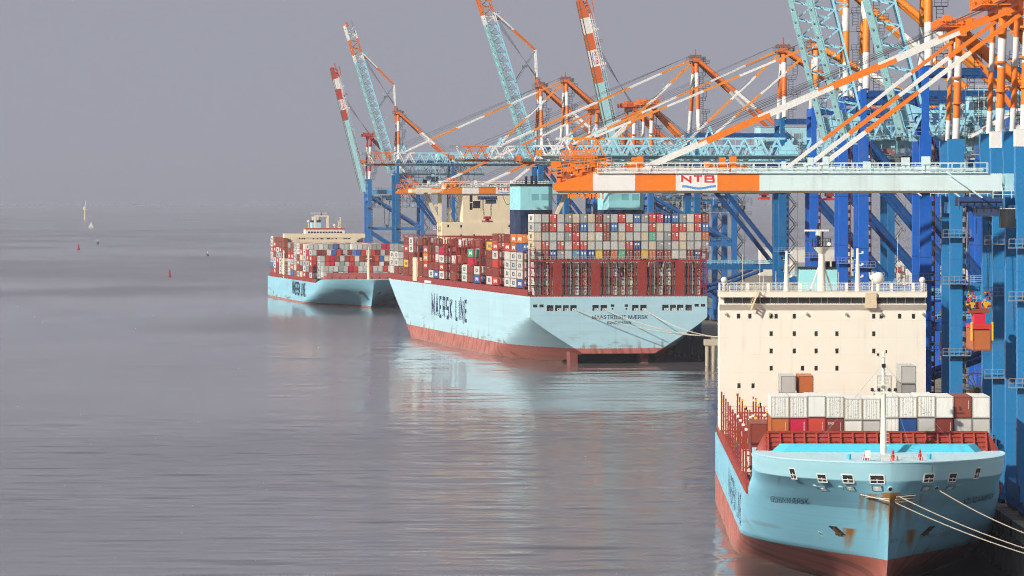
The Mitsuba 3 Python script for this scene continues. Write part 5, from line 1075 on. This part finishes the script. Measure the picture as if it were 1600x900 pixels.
crane('lattice', -63.7, 2455, -.148, True, 'far lattice boom crane with raised boom at the left of the row', pal_lat, hb=68, hp=102, reach=84, angle=73)
crane('box', -83.0, 2580, -.148, True, 'leftmost crane with raised dark red and white boom', pal_fred, hb=57.5, hp=90, reach=74, angle=76, trolley=11, head=38)
# the container hanging in the third crane and its spreader
HXC = -5.6
k = thing('shipping_container', 'orange container hanging from the red and yellow spreader before the blue crane legs', 'container')
g = MB(); container_mesh(g, (HXC, 0, 31.5), PAINTS['q'][1] if False else (.42, .125, .04), W=2.44, H=2.9, style='ribs', side=-1); put(k, g, f0_, own=True)
FSP = Frame(f0_((HXC - 1, 0, 0))[0], f0_((HXC - 1, 0, 0))[1], .02, 4.3)
sp = thing('container_spreader', 'red spreader with yellow flippers gripping the hanging orange container', 'spreader')
put('frame', MB().bb(-.2, 2.2, -6.1, 6.1, 30.2, 30.7, RED).bb(.2, 1.8, -2.5, 2.5, 30.7, 32.2, (.55, .02, .06)).bb(-.4, 2.4, -6.15, -5.4, 30.25, 30.9, RED), FSP, sp)
g = MB()
for x in (-.45, 2.45): g.bb(x - .1, x + .1, -6.2, -5.6, 28.6, 31.2, YELLOW)
put('flipper', g, FSP, sp)
hb_ = put('head_block', MB().bb(-.4, 2.4, -1.6, 1.6, 32.3, 32.9, (.28, .05, .03)).bb(.7, 1.3, -1.2, 1.2, 32.9, 33.9, (.40, .03, .03)), FSP, sp)
for x in (-.1, 2.1): put('sheave', MB().tube((x, -1.7, 33.5), (x, 1.7, 33.5), .52, (.62, .36, .04), n=14), FSP, hb_)
g = MB()
for q in range(46): x = rng.choice((-.2, 2.2)) + rng.uniform(-.55, .55); g.box((x, rng.uniform(-1.9, -1.2), rng.uniform(32.9, 35.4)), (rng.uniform(.12, .4), .3, rng.uniform(.12, .45)), rng.choice([DARK, DARK, (.45, .03, .03), (.62, .36, .04), (.35, .10, .04)]))
put('rope_gear', g, FSP, hb_, kind='stuff')

# ------------------------------------------------------------------ mooring lines, quay gear, yard, sea marks
def rope(name, p0, p1, sag, r, label, group, col=ROPE, n=24, fr=WORLD):
    p0, p1 = V(*p0), V(*p1); k = thing(name, label, 'rope', group); g = MB(); f = lambda t: p0 + (p1 - p0) * t - Z * sag * 4 * t * (1 - t)
    for i in range(n): g.tube(f(i / n), f((i + 1) / n), r, col, n=6, caps=i in (0, n - 1))
    put(k, g, fr, own=True)
def bowpt(px, py, s): l, z = solve1(px, py, s); return S1(on1(s, l, z, .12)[0])
bol = [(69.3, 517.0), (69.2, 508.0), (69.6, 548.0)]
rope('mooring_line', bowpt(1404, 775, 1), (69.3, 517, 9.4), .9, .068, 'pale mooring line from the near bow to the quay, uppermost of the close pair', 'mooring lines of the near ship')
rope('mooring_line', bowpt(1399, 785, 1), (69.2, 508, 9.4), .9, .068, 'pale mooring line from the near stem to the quay, lowest of the three', 'mooring lines of the near ship')
rope('mooring_line', bowpt(1463, 763, 1), (69.6, 548, 9.4), .8, .068, 'pale mooring line from the right side of the near bow, highest of the three', 'mooring lines of the near ship')
for (a, b) in (((1352, 776), (1390, 779)), ((1345, 772), (1392, 783)), ((1400, 776), (1430, 773)), ((1399, 780), (1430, 777)), ((1399, 784), (1428, 782))):
    s_ = -1 if a[0] < 1391 else 1; g = MB(); p, q = bowpt(*a, s_), bowpt(*b, s_); p = p - unit(V(p[0], p[1], 0)) * .25; q = q - unit(V(q[0], q[1], 0)) * .25
    g.tube(p, q, .07, (.62, .56, .46), n=6); put('mooring_eye', g, WORLD, 'container_ship')
for i, (x, y) in enumerate(bol + [(70.1, 588.0), (70.3, 612.0)]):
    k = thing('mooring_bollard', f'dark iron bollard at the quay edge, {ORD[i + 1]} counted from the right frame edge', 'bollard', 'bollards along the quay edge')
    put(k, MB().lathe((x, y, QZ), [(.45, 0), (.30, .1), (.26, .6), (.42, .75), (.42, .95), (0, 1.0)], (.05, .05, .05), 12), own=True)
for i, (px, pyz, X, Y, Zq) in enumerate(((895, 0, 62.5, 1448, 9.0), (943, 0, 62.8, 1444, 9.0), (1006, 0, 63.2, 1440, 9.0))):
    lab = ('from the left ports', 'from the middle ports', 'from the right ports')[i]
    x = s2x(px); p = S2(V(x + .3, -.12, s2z(484))); rope('mooring_line', p, (X + 5, Y, Zq), 2.0, .13, f'pale mooring line {lab} of the giant stern to the quay', 'mooring lines of the giant ship', col=(.62, .55, .47))
k = thing('mooring_dolphin', 'pale concrete mooring dolphin on piles beside the giant stern', 'dolphin')
put('cap', MB().bb(61.5, 67.5, 1432, 1438, 6.6, 8.4, (.50, .44, .33)), parent=k)
for dx, dy in ((1, 1), (5, 1), (1, 5), (5, 5), (3, .6)): put('pile', MB().tube((61.5 + dx, 1432 + dy, -2), (61.5 + dx, 1432 + dy, 6.6), .6, (.42, .37, .28), n=10), parent=k)
# fenders and a gantry lamp post at the near quay edge
for i in range(10):
    y = 505 + i * 18; x = edge_x(y)
    k = thing('rubber_fender', f'black rubber fender on the quay wall, {ORD[i + 1]} counted away from the camera', 'fender', 'fenders on the quay wall'); put(k, MB().tube((x - .35, y - 1.2, 5.6), (x - .35, y + 1.2, 5.6), .34, DARK, n=10), own=True)
k = thing('cable_reel', 'yellow spoked cable reel on the blue crane leg below the hanging container', 'reel'); c = V(80.6, 776.0, 19.6)
g = MB(); n = 20
for q in range(n):
    a, b = 2 * math.pi * q / n, 2 * math.pi * (q + 1) / n; g.beam(c + V(3.0 * math.cos(a), 0, 3.0 * math.sin(a)), c + V(3.0 * math.cos(b), 0, 3.0 * math.sin(b)), .25, .25, (.75, .52, .2), up=(0, 1, 0))
put('rim', g, parent=k)
for q in range(n): a = 2 * math.pi * q / n; put('spoke', MB().beam(c + V(.5 * math.cos(a), 0, .5 * math.sin(a)), c + V(2.9 * math.cos(a), 0, 2.9 * math.sin(a)), .16, .16, (.75, .52, .2), up=(0, 1, 0)), parent=k)
put('hub', MB().tube(c + V(0, -.5, 0), c + V(0, .8, 0), .55, (.1, .1, .1), n=12), parent=k)
# yard behind the cranes: container rows and sheds
g = MB()
for X, Y, nx, ny, nz in ((118, 1500, 5, 4, 4), (150, 1750, 7, 3, 4), (176, 1960, 8, 4, 5), (140, 2150, 9, 4, 4), (60, 2330, 7, 4, 4), (200, 2450, 10, 4, 4), (20, 2560, 8, 3, 3), (120, 1330, 4, 3, 3), (110, 900, 4, 5, 3)):
    for i in range(nx):
        for j in range(ny):
            for t in range(rng.randint(max(1, nz - 2), nz)): container_mesh(g, (X + i * 2.7, Y + j * 13, QZ + t * 2.9), shade(PAINTS[rng.choice('wwsgrbtuw')][1]), face=0)
put('yard_containers', g, kind='stuff', label='distant rows of stacked containers on the terminal behind the crane legs')
for X, Y, w, d, h, lab in ((150, 2700, 60, 30, 16, 'long white shed at the far end of the terminal'), (215, 2250, 26, 40, 20, 'pale flat roofed shed behind the crane legs at right')):
    k = thing('shed', lab, 'shed'); put('wall', MB().bb(X, X + w, Y, Y + d, QZ, QZ + h, (.62, .60, .55)), parent=k); put('roof', MB().bb(X - .5, X + w + .5, Y - .5, Y + d + .5, QZ + h + .01, QZ + h + .8, (.40, .40, .40)), parent=k)
    for q in range(4): put('door', MB().bb(X + w * (.12 + .22 * q), X + w * (.24 + .22 * q), Y - .12, Y - .01, QZ, QZ + h * .5, (.25, .27, .30)), parent=k)
# sea marks and a sail on the left
def sea(px, py): Y = FOCAL * EYE / (py - HORIZON); return (px - 800) * Y / FOCAL, Y, Y / FOCAL
BR = (.34, .015, .03)
for px, py, h, lab in ((265, 432, 12.5, 'red spar buoy on the calm water, nearer and larger one'), (122.5, 389.5, 8, 'small red spar buoy far out left of the larger red one')):
    x, y, m = sea(px, py); k = thing('navigation_buoy', lab, 'buoy', 'red buoys in the fairway'); F = Frame(x, y)
    put('float', MB().lathe((0, 0, -.3), [(0, 0), (2.6 * m, 0), (2.9 * m, .8 * m), (2.4 * m, 2.2 * m), (1.2 * m, 3.0 * m)], BR, 14), F, k); put('tower', MB().lathe((0, 0, 2.7 * m - .3), [(1.5 * m, 0), (1.1 * m, h * .5 * m), (.9 * m, h * .68 * m), (0, h * .70 * m)], BR, 12), F, k)
    put('lantern', MB().lathe((0, 0, h * .88 * m), [(.25 * m, 0), (.25 * m, 1.6 * m), (0, 1.8 * m)], (.3, .3, .32), 8), F, k)
for px, py, lab in ((324.5, 400, 'small dark buoy with white top, right of the red ones'), (153, 381, 'tiny dark buoy far out between the sail and the red buoys')):
    x, y, m = sea(px, py); k = thing('channel_buoy', lab, 'buoy'); F = Frame(x, y)
    put('float', MB().lathe((0, 0, -.2), [(0, 0), (1.9 * m, 0), (1.9 * m, 1.4 * m), (.9 * m, 3.4 * m), (.5 * m, 4 * m)], (.03, .05, .05), 12), F, k); put('top_mark', MB().lathe((0, 0, 4 * m), [(.3 * m, 0), (.9 * m, 1.0 * m), (.3 * m, 3 * m), (0, 3.4 * m)], (.7, .7, .7), 10), F, k)
x, y, m = sea(133, 343.5); F = Frame(x, y); k = thing('beacon_tower', 'slender pale yellow beacon tower standing in the sea on the horizon', 'beacon'); CY = (.80, .68, .38)
put('shaft', MB().lathe((0, 0, -2), [(2.0 * m, 0), (1.6 * m, 3 * m), (1.35 * m, 15 * m), (1.5 * m, 16 * m)], CY, 14), F, k); put('platform', MB().lathe((0, 0, 15.2 * m), [(0, 0), (3.4 * m, 0), (3.4 * m, 1.2 * m), (0, 1.21 * m)], CY, 14), F, k)
put('lantern_room', MB().bb(-3.2 * m, -.2 * m, -1.5 * m, 1.5 * m, 16.4 * m, 21 * m, CY), F, k); put('mast', MB().tube((.6 * m, 0, 16 * m), (.6 * m, 0, 31 * m), 1.0 * m, (.82, .76, .55), .6 * m), F, k)
x, y, m = sea(142, 355.5); F = Frame(x, y); k = thing('sailing_boat', 'white sailing boat below the beacon tower far out at sea', 'sailing boat')
put('hull', MB().hexa([(-3.0 * m, -m, -.2), (3.0 * m, -m, -.2), (-3.4 * m, m, -.2), (3.4 * m, m, -.2), (-4.6 * m, -m, 1.3 * m), (4.4 * m, -m, 1.3 * m), (-4.6 * m, m, 1.3 * m), (4.4 * m, m, 1.3 * m)], WHITE), F, k)
for nm, p in (('mainsail', [(-2.8 * m, 0, 1.8 * m), (.6 * m, .3 * m, 1.8 * m), (.7 * m, 0, 10 * m)]), ('foresail', [(.9 * m, 0, 1.6 * m), (3.4 * m, .3 * m, 1.6 * m), (.8 * m, 0, 8.2 * m)])):
    q = [(a, b + .12 * m, c_) for a, b, c_ in p]; put(nm, MB().add(p + q, [(0, 1, 2), (3, 5, 4), (0, 3, 4), (0, 4, 1), (1, 4, 5), (1, 5, 2), (2, 5, 3), (2, 3, 0)], (.80, .79, .76)), F, k)
put('mast', MB().tube((.75 * m, 0, m), (.75 * m, 0, 10.4 * m), .12 * m, LGREY), F, k)
